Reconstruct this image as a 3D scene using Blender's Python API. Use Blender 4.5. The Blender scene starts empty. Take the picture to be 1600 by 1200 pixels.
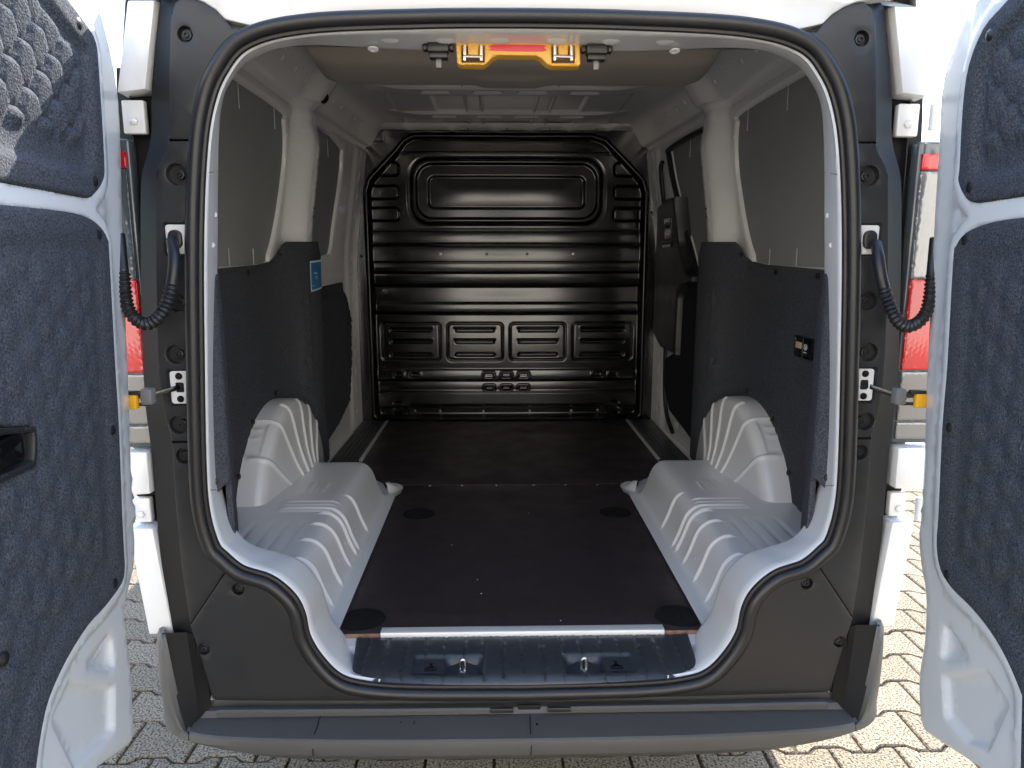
import bpy, bmesh, math, random
import numpy as np
from mathutils import Vector
from mathutils.geometry import delaunay_2d_cdt
random.seed(7); rng = np.random.default_rng(7)
S = bpy.context.scene
COL = S.collection

# ------------------------------------------------------------------ camera
CAM = np.array([-.058, -1.40, 1.45]); YAW = math.radians(1.25); PIT = math.radians(10.2); FPX = 1109.
cd = bpy.data.cameras.new('camera'); cam = bpy.data.objects.new('camera', cd); COL.objects.link(cam)
cam.location = CAM; cam.rotation_euler = (math.pi/2-PIT, 0, -YAW)
cd.sensor_width = 36; cd.lens = FPX/1600*36; cd.clip_start = .02; cd.clip_end = 2000
S.camera = cam
S.render.resolution_x, S.render.resolution_y = 1024, 768
# ------------------------------------------------------------------ light
SUN = Vector((.42, 1.10, 1.0)).normalized()          # towards the sun
w = bpy.data.worlds.new('World'); S.world = w; w.use_nodes = True
nt = w.node_tree; bg = nt.nodes['Background']
sky = nt.nodes.new('ShaderNodeTexSky'); sky.sky_type = 'NISHITA'; sky.sun_disc = False
sky.sun_elevation = math.asin(SUN.z); sky.sun_rotation = math.atan2(SUN.x, SUN.y)
sky.air_density = 1.0; sky.dust_density = .9; sky.ozone_density = 1.0
nt.links.new(sky.outputs[0], bg.inputs[0]); bg.inputs[1].default_value = .15
sl = bpy.data.lights.new('sun', 'SUN'); sl.energy = 3.4; sl.angle = math.radians(.5); sl.color = (1, .94, .84)
so = bpy.data.objects.new('sun', sl); COL.objects.link(so)
so.rotation_euler = SUN.to_track_quat('Z', 'Y').to_euler(); so.location = (3, 8, 8)
S.view_settings.view_transform = 'Standard'; S.view_settings.look = 'None'
S.view_settings.exposure = 2.4; S.view_settings.gamma = 1
S.render.engine = 'CYCLES'
try:
    S.cycles.max_bounces = 10; S.cycles.diffuse_bounces = 6; S.cycles.glossy_bounces = 5
except Exception: pass

# ------------------------------------------------------------------ measuring: a pixel of the photo on a real plane
FW = np.array([math.sin(YAW)*math.cos(PIT), math.cos(YAW)*math.cos(PIT), -math.sin(PIT)])
RT = np.array([math.cos(YAW), -math.sin(YAW), 0]); UP = np.cross(RT, FW)
def ray(px, py): return FW+RT*(px-800)/FPX+UP*(600-py)/FPX
def PY(px, py, y=0.): d = ray(px, py); return CAM+d*(y-CAM[1])/d[1]
def PX(px, py, x): d = ray(px, py); return CAM+d*(x-CAM[0])/d[0]
def PZ(px, py, z): d = ray(px, py); return CAM+d*(z-CAM[2])/d[2]
def xz(pts, y=0., s=None):
    o = [PY(a, b, y) for a, b in pts]
    return [((abs(p[0]) if s else p[0]), p[2]) for p in o]

# ------------------------------------------------------------------ materials
def mat(name, col, rough=.5, metal=0., spec=.5, col2=None, nscale=20., bump=0., bscale=200., bdist=.002, coat=0., rvar=0., detail=4., cfac=(.35, .65), objrand=0., trans=0.):
    m = bpy.data.materials.new(name); m.use_nodes = True; t = m.node_tree; b = t.nodes['Principled BSDF']
    c = tuple(col)+(1,)
    b.inputs['Base Color'].default_value = c; b.inputs['Roughness'].default_value = rough
    b.inputs['Metallic'].default_value = metal; b.inputs['Specular IOR Level'].default_value = spec
    b.inputs['Coat Weight'].default_value = coat; b.inputs['Coat Roughness'].default_value = .06
    b.inputs['Transmission Weight'].default_value = trans
    tc = t.nodes.new('ShaderNodeTexCoord')
    if col2 is not None:
        n = t.nodes.new('ShaderNodeTexNoise'); n.inputs['Scale'].default_value = nscale; n.inputs['Detail'].default_value = detail
        n.inputs['Roughness'].default_value = .65
        t.links.new(tc.outputs['Object'], n.inputs['Vector'])
        mr = t.nodes.new('ShaderNodeMapRange'); mr.inputs[1].default_value = cfac[0]; mr.inputs[2].default_value = cfac[1]
        t.links.new(n.outputs[0], mr.inputs[0])
        mx = t.nodes.new('ShaderNodeMix'); mx.data_type = 'RGBA'; mx.inputs[6].default_value = c; mx.inputs[7].default_value = tuple(col2)+(1,)
        t.links.new(mr.outputs[0], mx.inputs[0]); out = mx.outputs[2]
        if objrand:
            oi = t.nodes.new('ShaderNodeObjectInfo'); m2 = t.nodes.new('ShaderNodeMapRange')
            m2.inputs[3].default_value = 1-objrand; m2.inputs[4].default_value = 1+objrand
            t.links.new(oi.outputs['Random'], m2.inputs[0])
            vm = t.nodes.new('ShaderNodeVectorMath'); vm.operation = 'SCALE'
            t.links.new(out, vm.inputs[0]); t.links.new(m2.outputs[0], vm.inputs['Scale']); out = vm.outputs[0]
        t.links.new(out, b.inputs['Base Color'])
    if rvar:
        n = t.nodes.new('ShaderNodeTexNoise'); n.inputs['Scale'].default_value = 9; n.inputs['Detail'].default_value = 6
        t.links.new(tc.outputs['Object'], n.inputs['Vector'])
        mr = t.nodes.new('ShaderNodeMapRange'); mr.inputs[1].default_value = .3; mr.inputs[2].default_value = .7
        mr.inputs[3].default_value = max(.02, rough-rvar); mr.inputs[4].default_value = rough+rvar
        t.links.new(n.outputs[0], mr.inputs[0]); t.links.new(mr.outputs[0], b.inputs['Roughness'])
    if bump:
        n = t.nodes.new('ShaderNodeTexNoise'); n.inputs['Scale'].default_value = bscale; n.inputs['Detail'].default_value = 3
        t.links.new(tc.outputs['Object'], n.inputs['Vector'])
        bp = t.nodes.new('ShaderNodeBump'); bp.inputs['Strength'].default_value = bump; bp.inputs['Distance'].default_value = bdist
        t.links.new(n.outputs[0], bp.inputs['Height']); t.links.new(bp.outputs[0], b.inputs['Normal'])
    return m
M = {}
M['paint'] = mat('white_paint', (.74, .74, .73), .22, coat=.35, bump=.03, bscale=12, bdist=.003)
M['primer'] = mat('white_inner_paint', (.78, .78, .77), .26, coat=.3, bump=.03, bscale=16, bdist=.003)
M['plastic'] = mat('black_grained_plastic', (.020, .020, .0205), .40, spec=.5, bump=.35, bscale=900, bdist=.0006, rvar=.05)
M['gloss'] = mat('gloss_black', (.006, .006, .007), .10, coat=.3)
M['satin'] = mat('satin_black_metal', (.005, .0048, .0047), .20, spec=.9)
M['rubber'] = mat('black_rubber', (.014, .014, .015), .38, rvar=.04)
M['carpet'] = mat('charcoal_felt', (.032, .036, .044), .95, spec=.12, col2=(.105, .112, .127), nscale=330, bump=.9, bscale=300, bdist=.004, detail=3)
M['carpet2'] = mat('dark_moulded_lining', (.012, .013, .015), .9, spec=.15, col2=(.028, .031, .036), nscale=420, bump=.7, bscale=420, bdist=.002, detail=3)
M['board'] = mat('grey_window_board', (.27, .275, .27), .55, spec=.3, col2=(.29, .295, .29), nscale=6)
M['ply'] = mat('brown_film_plywood', (.026, .0195, .0220), .45, spec=.4, col2=(.047, .036, .039), nscale=160, bump=.4, bscale=420, bdist=.0008, rvar=.10, detail=6)
M['plyedge'] = mat('plywood_edge', (.36, .22, .14), .8, col2=(.20, .11, .07), nscale=60)
M['sill'] = mat('blue_black_plastic', (.034, .039, .047), .36, spec=.5, bump=.25, bscale=900, bdist=.0005, rvar=.05)
M['bumper'] = mat('dark_grey_bumper_plastic', (.075, .072, .068), .45, spec=.5, bump=.4, bscale=1100, bdist=.0006, rvar=.06)
M['alu'] = mat('anodised_aluminium', (.70, .72, .74), .45, metal=.35)
M['matt'] = mat('matt_black', (.006, .006, .0065), .5, spec=.2)
M['steel'] = mat('zinc_steel', (.62, .62, .62), .30, metal=1., rvar=.1)
M['beige'] = mat('beige_headlining', (.40, .36, .31), .75, spec=.25, bump=.2, bscale=500, bdist=.001)
M['yellow'] = mat('yellow_plastic', (.78, .42, .06), .4)
M['brightyellow'] = mat('bright_yellow_plastic', (.85, .42, .01), .4)
M['redlabel'] = mat('red_label', (.75, .06, .08), .5)
M['red'] = mat('red_lens', (.55, .012, .02), .08, coat=.6)
M['clear'] = mat('clear_lens', (.22, .225, .23), .10, metal=.4, coat=.6)
M['darklens'] = mat('dark_lens', (.06, .075, .085), .06, coat=.6)
M['blue'] = mat('blue_sticker', (.015, .20, .42), .4)
M['whiteprint'] = mat('white_print', (.75, .78, .8), .5)
M['cream'] = mat('cream_print', (.70, .62, .42), .5, col2=(.5, .36, .2), nscale=250)
M['cap'] = mat('black_cap', (.006, .006, .0065), .55, spec=.4)
M['grey'] = mat('grey_plastic', (.16, .16, .16), .45)
M['dark'] = mat('dark_hole', (.004, .004, .004), .8)
M['paver'] = mat('concrete_paver', (.27, .225, .165), .9, spec=.2, col2=(.035, .030, .024), nscale=150, bump=.8, bscale=170, bdist=.004, detail=3, cfac=(.44, .60), objrand=.12)
M['sand'] = mat('joint_sand', (.10, .085, .065), .95, spec=.1, col2=(.05, .045, .035), nscale=90)
M['far'] = mat('paved_ground', (.26, .22, .17), .9, spec=.2, col2=(.22, .185, .14), nscale=3)

# ------------------------------------------------------------------ mesh helpers
def obj(name, V, F, m, parent=None, smooth=True, ang=35, kind=None, label=None):
    me = bpy.data.meshes.new(name)
    me.from_pydata([tuple(map(float, v)) for v in V], [], [tuple(int(i) for i in f) for f in F])
    me.update()
    if smooth:
        me.polygons.foreach_set('use_smooth', [True]*len(me.polygons)); me.set_sharp_from_angle(angle=math.radians(ang))
    me.materials.append(M[m] if isinstance(m, str) else m)
    o = bpy.data.objects.new(name, me); COL.objects.link(o); o.parent = parent
    if kind: o['kind'] = kind
    if label: o['label'] = label
    return o
def cr(pts, n=8, closed=False):
    P = np.array(pts, float); out = []
    N = len(P)
    for i in range(N if closed else N-1):
        if closed: a, b, c, d = P[(i-1) % N], P[i], P[(i+1) % N], P[(i+2) % N]
        else: a, b, c, d = P[max(i-1, 0)], P[i], P[i+1], P[min(i+2, N-1)]
        for k in range(n):
            t = k/n
            out.append(.5*((2*b)+(-a+c)*t+(2*a-5*b+4*c-d)*t*t+(-a+3*b-3*c+d)*t**3))
    if not closed: out.append(P[-1])
    return np.array(out)
def resample(P, step, closed=True):
    P = np.array(P, float); Q = np.vstack([P, P[:1]]) if closed else P
    out = []
    for a, b in zip(Q[:-1], Q[1:]):
        L = np.linalg.norm(b-a)
        if L < 1e-7: continue
        n = max(1, int(math.ceil(L/step)))
        for k in range(n): out.append(a+(b-a)*k/n)
    if not closed: out.append(Q[-1])
    return np.array(out)
def inpoly(U, P):
    x, y = U[:, 0], U[:, 1]; c = np.zeros(len(U), bool)
    x1, y1 = P[:, 0], P[:, 1]; x2, y2 = np.roll(x1, -1), np.roll(y1, -1)
    for i in range(len(P)):
        if y1[i] == y2[i]: continue
        k = ((y1[i] > y) != (y2[i] > y)) & (x < (x2[i]-x1[i])*(y-y1[i])/(y2[i]-y1[i])+x1[i]); c ^= k
    return c
def dpoly(U, P):
    d = np.full(len(U), 1e9); Q = np.roll(P, -1, 0)
    for a, b in zip(P, Q):
        ab = b-a; L = ab@ab
        if L < 1e-14: continue
        t = np.clip(((U-a)@ab)/L, 0, 1); e = U-a-t[:, None]*ab
        d = np.minimum(d, e[:, 0]**2+e[:, 1]**2)
    return np.sqrt(d)
def rrect(cx, cy, w, h, r, n=6):
    o = []
    for sx, sy, a0 in ((1, 1, 0), (-1, 1, 90), (-1, -1, 180), (1, -1, 270)):
        for k in range(n+1):
            a = math.radians(a0+90*k/n); o.append((cx+sx*(w/2-r)+r*math.cos(a), cy+sy*(h/2-r)+r*math.sin(a)))
    return o
def circ(cx, cy, r, n=24): return [(cx+r*math.cos(2*math.pi*k/n), cy+r*math.sin(2*math.pi*k/n)) for k in range(n)]
def sheet(name, outline, mapf, m, parent, step=.02, holes=(), hf=None, rim=.003, depth=.006, pts=None, ang=40, estep=None, kind=None, label=None):
    """a real sheet: outline with holes, a rounded rim, a height field and a skirt that gives it thickness"""
    es = estep or step
    O = resample(outline, es); HS = [resample(h, es) for h in holes]
    loops = [O]+HS
    U = []
    E = []
    for L in loops:
        b = len(U); U += list(L); E += [(b+i, b+(i+1) % len(L)) for i in range(len(L))]
    lo, hi = O.min(0), O.max(0)
    gx = np.arange(lo[0], hi[0]+step, step); gy = np.arange(lo[1], hi[1]+step, step*.87)
    G = np.array([(x+(step/2 if j % 2 else 0), y) for j, y in enumerate(gy) for x in gx])
    extra = [G]
    if rim:                                        # inset rings for the rounded rim
        for L, sg in [(O, 1)]+[(h, -1) for h in HS]:
            T = np.roll(L, -1, 0)-np.roll(L, 1, 0); T /= np.linalg.norm(T, axis=1)[:, None]+1e-12
            area = np.sum(L[:, 0]*np.roll(L[:, 1], -1)-np.roll(L[:, 0], -1)*L[:, 1])
            Nn = np.stack([-T[:, 1], T[:, 0]], 1)*(1 if area > 0 else -1)*sg
            for f in (.3, 1.): extra.append(L+Nn*rim*f)
    if pts is not None and len(pts): extra.append(np.array(pts, float))
    base = np.array(U)
    keep = []
    for i, e in enumerate(extra):
        k = inpoly(e, O)
        for h in HS: k &= ~inpoly(e, h)
        e = e[k]
        if not len(e): continue
        d = np.min([dpoly(e, L) for L in loops], axis=0)
        lim = max(step*.35, rim*1.25) if i == 0 else rim*.2 if rim else step*.1
        keep.append(e[d > lim])
    A = np.vstack([base]+keep) if keep else base
    r = delaunay_2d_cdt([Vector((float(a), float(b))) for a, b in A], E, [], 0, 1e-7)
    V2 = np.array([(v[0], v[1]) for v in r[0]]); F = np.array([f for f in r[2] if len(f) == 3])
    cen = V2[F].mean(1); k = inpoly(cen, O)
    for h in HS: k &= ~inpoly(cen, h)
    F = F[k]
    d = np.min([dpoly(V2, L) for L in loops], axis=0)
    H = np.zeros(len(V2))
    if rim: q = np.clip(1-d/rim, 0, 1); H -= rim*(1-np.sqrt(np.clip(1-q*q, 0, 1)))
    if hf is not None: H = H+hf(V2[:, 0], V2[:, 1])
    P = mapf(V2[:, 0], V2[:, 1], H)
    Fl = [tuple(f) for f in F]
    if depth:
        cnt = {}
        for f in Fl:
            for a, b in ((f[0], f[1]), (f[1], f[2]), (f[2], f[0])):
                cnt[(min(a, b), max(a, b))] = None if (min(a, b), max(a, b)) in cnt else (a, b)
        be = [v for v in cnt.values() if v]
        ids = sorted({a for e in be for a in e}); mp = {a: len(P)+i for i, a in enumerate(ids)}
        I = np.array(ids)
        P = np.vstack([P, mapf(V2[I, 0], V2[I, 1], H[I]-depth)])
        Fl += [(b, a, mp[a], mp[b]) for a, b in be]
    return obj(name, P, Fl, m, parent, ang=ang, kind=kind, label=label)
def psurf(name, P, m, parent, closeu=False, closev=False, ang=50, label=None):
    P = np.array(P, float); nu, nv = P.shape[:2]
    F = []
    for i in range(nu if closeu else nu-1):
        for j in range(nv if closev else nv-1):
            i2, j2 = (i+1) % nu, (j+1) % nv
            F.append((i*nv+j, i2*nv+j, i2*nv+j2, i*nv+j2))
    return obj(name, P.reshape(-1, 3), F, m, parent, ang=ang, label=label)
def tube(name, path, r, m, parent, n=12, closed=False, flat=1., cap=True, label=None):
    P = np.array(path, float); N = len(P); R = np.broadcast_to(np.array(r, float), (N,))
    if closed: T = np.roll(P, -1, 0)-np.roll(P, 1, 0)
    else: T = np.gradient(P, axis=0)
    T /= np.linalg.norm(T, axis=1)[:, None]
    u = np.cross(T[0], (0, 0, 1.)) if abs(T[0][2]) < .9 else np.cross(T[0], (1., 0, 0)); u /= np.linalg.norm(u)
    V = []
    for i in range(N):
        u = u-T[i]*(u@T[i]); u /= np.linalg.norm(u); v = np.cross(T[i], u)
        for k in range(n):
            a = 2*math.pi*k/n; V.append(P[i]+R[i]*(u*math.cos(a)+v*math.sin(a)*flat))
    F = []
    for i in range(N if closed else N-1):
        for k in range(n):
            F.append((i*n+k, i*n+(k+1) % n, ((i+1) % N)*n+(k+1) % n, ((i+1) % N)*n+k))
    if cap and not closed: F += [tuple(range(n))[::-1], tuple((N-1)*n+k for k in range(n))]
    return obj(name, V, F, m, parent, label=label)
def lathe_data(prof, n=20):
    V, F = [], []
    for r, h in prof:
        for k in range(n): a = 2*math.pi*k/n; V.append((r*math.cos(a), r*math.sin(a), h))
    for i in range(len(prof)-1):
        for k in range(n): F.append((i*n+k, i*n+(k+1) % n, (i+1)*n+(k+1) % n, (i+1)*n+k))
    F.append(tuple((len(prof)-1)*n+k for k in range(n)))
    return np.array(V), F
def lathe(name, prof, c, axis, m, parent, n=20, squash=None, label=None):
    V, F = lathe_data(prof, n); ax = Vector(axis).normalized(); q = ax.to_track_quat('Z', 'Y').to_matrix()
    W = V@np.array(q).T+np.array(c)
    return obj(name, W, F, m, parent, label=label)
def rbox(name, c, dim, m, parent, bev=.003, rot=None, seg=2, label=None):
    bm = bmesh.new(); bmesh.ops.create_cube(bm, size=1)
    for v in bm.verts: v.co = Vector((v.co.x*dim[0], v.co.y*dim[1], v.co.z*dim[2]))
    if bev: bmesh.ops.bevel(bm, geom=bm.edges[:], offset=bev, segments=seg, affect='EDGES', profile=.5)
    R = np.eye(3) if rot is None else np.array(rot)
    bm.verts.index_update()
    V = [R@np.array(v.co)+np.array(c) for v in bm.verts]; F = [[v.index for v in f.verts] for f in bm.faces]; bm.free()
    return obj(name, V, F, m, parent, label=label)
def ss(e0, e1, x): t = np.clip((x-e0)/(e1-e0), 0, 1); return t*t*(3-2*t)
def ridge(x, c, w): return np.clip(1-np.abs(x-c)/w, 0, 1)**2*(3-2*np.clip(1-np.abs(x-c)/w, 0, 1))
def sdrr(u, v, cx, cy, w, h, r):
    qx = np.abs(u-cx)-w/2+r; qy = np.abs(v-cy)-h/2+r
    return np.hypot(np.maximum(qx, 0), np.maximum(qy, 0))+np.minimum(np.maximum(qx, qy), 0)-r
def sdp(u, v, P):
    P = np.array(P, float); U = np.stack([u, v], 1); d = dpoly(U, P); return np.where(inpoly(U, P), -d, d)
def ringpts(c, rs, n=28): return [(c[0]+r*math.cos(2*math.pi*k/n), c[1]+r*math.sin(2*math.pi*k/n)) for r in rs for k in range(n)]

# ================================================================== the ground
def paver_poly(gap=.0035, a=.0125, P=.20, R=.165):
    top = [(0, a), (.032, a), (.062, -a), (.138, -a), (.168, a), (.20, a)]
    up = [(x, R/2+y) for x, y in top]; dn = [(x, -R/2-y) for x, y in top]
    pts = dn+up[::-1]
    o = []
    for x, y in pts:
        x2 = gap if x == 0 else P-gap if x == P else x; o.append((x2-P/2, y-math.copysign(gap, y)))
    return o
pp = paver_poly(); npp = len(pp)
def paver_mesh():
    def inset(k): return [(x*(1-k/.1), y*(1-k/.08)) for x, y in pp]
    tilt = 0
    V = [(x, y, -.03) for x, y in pp]+[(x, y, -.005) for x, y in pp]+[(x, y, 0.) for x, y in inset(.0045)]
    F = []
    for l in (0, 1):
        for k in range(npp): F.append((l*npp+k, l*npp+(k+1) % npp, (l+1)*npp+(k+1) % npp, (l+1)*npp+k))
    F.append(tuple(2*npp+k for k in range(npp)))
    return V, F
pv = sheet('pavement', [(-260, -260), (260, -260), (260, 400), (-260, 400)], lambda u, v, h: np.stack([u, v, h-.012], 1), 'far', None, step=60, rim=0, depth=0, kind='structure')
PV, PF = paver_mesh()
proto = obj('paver', PV, PF, 'paver', pv, smooth=False)
PM = proto.data
SV, SF = [], []
first = True; npav = 0
for r in range(-20, 34):
    y = .06+r*.165
    for c in range(-22, 23):
        x = c*.20+(.10 if r % 2 else 0)+.03
        vis = (.95 < abs(x) < 2.35 and .25 < y < 2.3 and abs(x) > .62+.40*y) or (abs(x) <= 1.25 and .36 < y < .85)
        if vis:
            o = proto if first else bpy.data.objects.new('paver', PM)
            if not first: COL.objects.link(o); o.parent = pv
            first = False; npav += 1
            o.location = (x, y, random.uniform(-.0015, .0015)); o.rotation_euler = (random.gauss(0, .004), random.gauss(0, .004), random.gauss(0, .006))
        elif abs(x) < 4.4:
            b = len(SV); SV += [(vx+x, vy+y, vz) for vx, vy, vz in PV]; SF += [tuple(i+b for i in f) for f in PF]
obj('paving_beyond', SV, SF, 'paver', pv, smooth=False, kind='stuff')
sheet('joint_bed', [(-4.6, -3.4), (4.6, -3.4), (4.6, 5.6), (-4.6, 5.6)], lambda u, v, h: np.stack([u, v, h-.008], 1), 'sand', pv, step=2, rim=0, depth=0)

# ================================================================== sunlit building across the yard, mirrored in the tail lamp and the bulkhead
bld = bpy.data.objects.new('building', None); COL.objects.link(bld); bld.location = (0, -9.8, 0)
bld['label'] = 'long cream building across the yard, mirrored in the right tail lamp'; bld['category'] = 'building'
M['render'] = mat('cream_render', (.70, .66, .59), .9, spec=.2, col2=(.64, .60, .54), nscale=2)
M['pane'] = mat('window_glass', (.03, .04, .05), .06)
wins = [(x, z) for z in (1.9, 4.9) for x in np.arange(-11.2, 11.3, 2.8)]
sheet('wall', [(-13, 0), (13, 0), (13, 7.2), (-13, 7.2)], lambda u, v, h: np.stack([u, h, v], 1), 'render', bld, step=3, holes=[[(x-.7, z-.7), (x+.7, z-.7), (x+.7, z+.7), (x-.7, z+.7)] for x, z in wins], rim=0, depth=.25)
rbox('wall', (0, -4.2, 3.6), (26, 7.9, 7.15), 'render', bld, bev=0)
rbox('roof', (0, -4, 7.35), (26.6, 8.9, .3), 'grey', bld, bev=.02)
for x, z in wins:
    w_ = rbox('window', (x, -.20, z), (1.4, .05, 1.4), 'pane', bld, bev=0)
    for dx in (-.67, 0, .67): rbox('window_frame', (x+dx, -.165, z), (.06, .05, 1.4), 'whiteprint', w_, bev=0)
    rbox('window_sill', (x, .03, z-.73), (1.5, .14, .05), 'grey', w_, bev=0)

# ================================================================== the van
van = bpy.data.objects.new('van', None); COL.objects.link(van); van.empty_display_size = .2
van['label'] = 'white cargo van seen from behind, both rear doors open on an empty load space'
van['category'] = 'van'

# ---- opening: seal line A (y=0) and inner edge B of the white frame
A_h = [(0, 1.882), (.18, 1.880), (.40, 1.870), (.515, 1.843), (.570, 1.790), (.602, 1.720), (.622, 1.62), (.640, 1.451), (.657, 1.20), (.667, 1.02), (.666, .93), (.652, .860), (.632, .832), (.595, .799), (.538, .777), (.500, .742), (.483, .705), (.474, .650), (.448, .598), (.408, .552), (.355, .531), (.246, .520), (0, .516)]
B_px = [(800, 80), (650, 78), (470, 71), (395, 92), (362, 126), (346, 168), (341, 255), (340, 400), (338, 600), (345, 740), (354, 785), (368, 825), (392, 850), (430, 862), (462, 872), (485, 890), (502, 915), (511, 945), (520, 968), (535, 988), (565, 1000), (640, 1004), (800, 1004)]
B_y = [.12]*13+[.13, .14, .15, .155, .16, .165, .165, .16, .15, .15]
B_h = []
for (p, y) in zip(B_px, B_y):
    q = PY(p[0], p[1], y); B_h.append((abs(q[0]), y, q[2]))
for i_ in (20, 21, 22): B_h[i_] = (B_h[i_][0], B_h[i_][1], .505)
B_h[0] = (0, .12, B_h[1][2]); B_h[-1] = (0, .15, B_h[-2][2])
NS = 10
Ah = cr(A_h, NS); Bh = cr(B_h, NS)
def full(P):           # mirror a right-hand half path to a closed loop (x first)
    Q = P[1:-1][::-1].copy(); Q[:, 0] *= -1
    return np.vstack([P, Q])
A = full(Ah); B = full(Bh)
T = np.roll(A, -1, 0)-np.roll(A, 1, 0); T /= np.linalg.norm(T, axis=1)[:, None]
AN = np.stack([-T[:, 1], T[:, 0]], 1)                       # outward
if (AN[0]@np.array([0, 1])) < 0: AN = -AN
def Aoff(n, y): Q = A+AN*n; return np.stack([Q[:, 0], np.full(len(Q), y), Q[:, 1]], 1)
prof = [(.013*math.cos(a), -.008+.012*math.sin(a)) for a in np.linspace(0, 2*math.pi, 15)[:-1]]
seal = psurf('door_seal', np.stack([Aoff(n, y) for n, y in prof]), 'rubber', van, closeu=True, closev=True)
psurf('seal_lip', np.stack([Aoff(n, y) for n, y in [(-.008, -.004), (-.017, -.002), (-.019, .003), (-.017, .006), (-.006, .004)]]), 'rubber', seal, closeu=True, closev=True)
lo = [Aoff(-.006, .004), Aoff(-.016, .006), Aoff(-.020, .012)]
R0 = Aoff(-.020, .012)
def mix(f, dy=0): Q = R0*(1-f)+B*f; Q = Q.copy(); Q[:, 1] += dy; return Q
BN = np.stack([AN[:, 0], np.zeros(len(AN)), AN[:, 1]], 1)
frame = psurf('opening_frame', np.stack(lo+[mix(.22, -.004), mix(.28, 0), mix(.6, .004), mix(.93, .0), mix(1.), B+BN*.004+np.array([0, .008, 0]), B+BN*.03+np.array([0, .02, 0])]), 'primer', van, closev=True)
# spot-weld joints and small pressed dimples in the white frame
for s in (-1, 1):
    for zz in (1.61, .98):
        i = int(np.argmin(np.abs(Ah[:, 1]-zz))); p0 = np.array([Ah[i, 0]-.021, .012, Ah[i, 1]]); p1 = Bh[i]
        d = (p1-p0); n = np.cross(d, (0, 0, 1.)); n /= np.linalg.norm(n); n *= -1 if n[1] > 0 else 1
        q = [p0+n*.0005, p1+n*.0005-d*.02]; q = [(a[0]*s, a[1], a[2]) for a in q]
        tube('frame_joint', q, .0009, 'grey', frame, n=6)
    for (zz, f) in ((1.52, .75), (1.475, .55)):
        i = int(np.argmin(np.abs(Ah[:, 1]-zz))); p0 = np.array([Ah[i, 0]-.02, .012, Ah[i, 1]]); p1 = Bh[i]; p = p0+(p1-p0)*f
        lathe('frame_plug', [(.006, 0), (.005, .0015), (.002, .002)], (p[0]*s, p[1]-.004, p[2]), (-s*.8, -.6, 0), 'primer', frame, n=12)

# ---- black pillar trims outside the seal
def ypl(y0=0.): return lambda u, v, h: np.stack([u, y0-h, v], 1)
TO = [(362, 43), (350, 29), (335, 14), (318, 3), (300, -4), (286, -6), (273, 4), (266, 28), (264, 100), (263, 219)]      # cap, from seal round to its foot
TM = [(263, 219), (262, 232), (247, 258), (243, 290), (243, 420), (246, 560), (255, 640), (268, 691)]
TL = [(268, 691), (272, 760), (278, 830), (285, 900), (297, 977)]
def seg(z0, z1, off=.009):
    Q = (A+AN*off)[:len(Ah)]; k = [i for i in range(len(Q)) if min(z0, z1) <= Q[i, 1] <= max(z0, z1) and Q[i, 0] > .3]
    P = Q[k]; return [tuple(p) for p in (P if z0 > z1 else P[::-1])]
def ax(z):
    Q = (A+AN*.009)[:len(Ah)]; k = [i for i in range(len(Q)) if .9 < Q[i, 1] < 1.87 and Q[i, 0] > .3]; P = Q[k][::-1]
    return (float(np.interp(z, P[:, 1], P[:, 0])), z)
zc, zm = PY(280, 219)[2], PY(285, 691)[2]
capo = seg(1.860, zc+.0015)+[(x, z+.0015) for x, z in xz(TO, 0, 1)][::-1][0:0]+xz(TO[::-1][1:], 0, 1)
capo = seg(1.862, zc+.003)+[ax(zc+.0012), (xz([TO[-1]], 0, 1)[0][0], zc+.0015)]+xz(TO[::-1][1:], 0, 1)
mido = [ax(zc-.0012)]+seg(zc-.003, zm+.003)+[ax(zm+.0012), (xz([TM[-1]], 0, 1)[0][0], zm+.0015)]+xz(TM[::-1][1:-1], 0, 1)+[(xz([TM[0]], 0, 1)[0][0], zc-.0015)]
dA = PY(353, 893); dB = PY(297, 977)
dA, dB = (abs(dA[0]), dA[2]), (abs(dB[0]), dB[2])
lowo = [ax(zm-.0012)]+seg(zm-.003, dA[1]+.004)+[(dA[0], dA[1]+.0012)]+[(dB[0]-.0005, dB[1]+.0012)]+xz(TL[::-1][1:-1], 0, 1)+[(xz([TL[0]], 0, 1)[0][0], zm-.0015)]
Q = (A+AN*.009)[:len(Ah)]
cin = [tuple(p) for p in Q if p[1] < dA[1]-.002 and p[0] > .0008]
coro = [(dA[0], dA[1]-.0012)]+cin+[(.0008, Q[-1, 1]), (.0008, .498), (.35, .500), (.55, .503), (.668, .506), (.674, .512), (.690, .60), (dB[0]+.0005, dB[1]-.0012)]
bolts = [((289, 53), .0145, 'cap'), ((275, 272), .020, 'mid'), ((276, 472), .019, 'mid'), ((274, 554), .019, 'mid'), ((279, 664), .019, 'mid'), ((287, 713), .0165, 'low'), ((372, 921), .0135, 'cor'), ((318, 1015), .0135, 'cor')]
def bolt(c, s, parent, y, r=.0095):
    o = lathe('bolt', [(r, -.004), (r, .002), (r*.92, .0035), (r*.62, .004), (r*.60, .0075), (r*.5, .0085), (r*.34, .0085), (r*.32, .004), (r*.1, .004)], (c[0]*s, y, c[1]), (0, -1, 0), 'plastic', parent, n=18)
    return o
plates = {'mid': [(PY(272, 374), .042, .056), (PY(277, 606), .042, .066)]}
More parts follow.
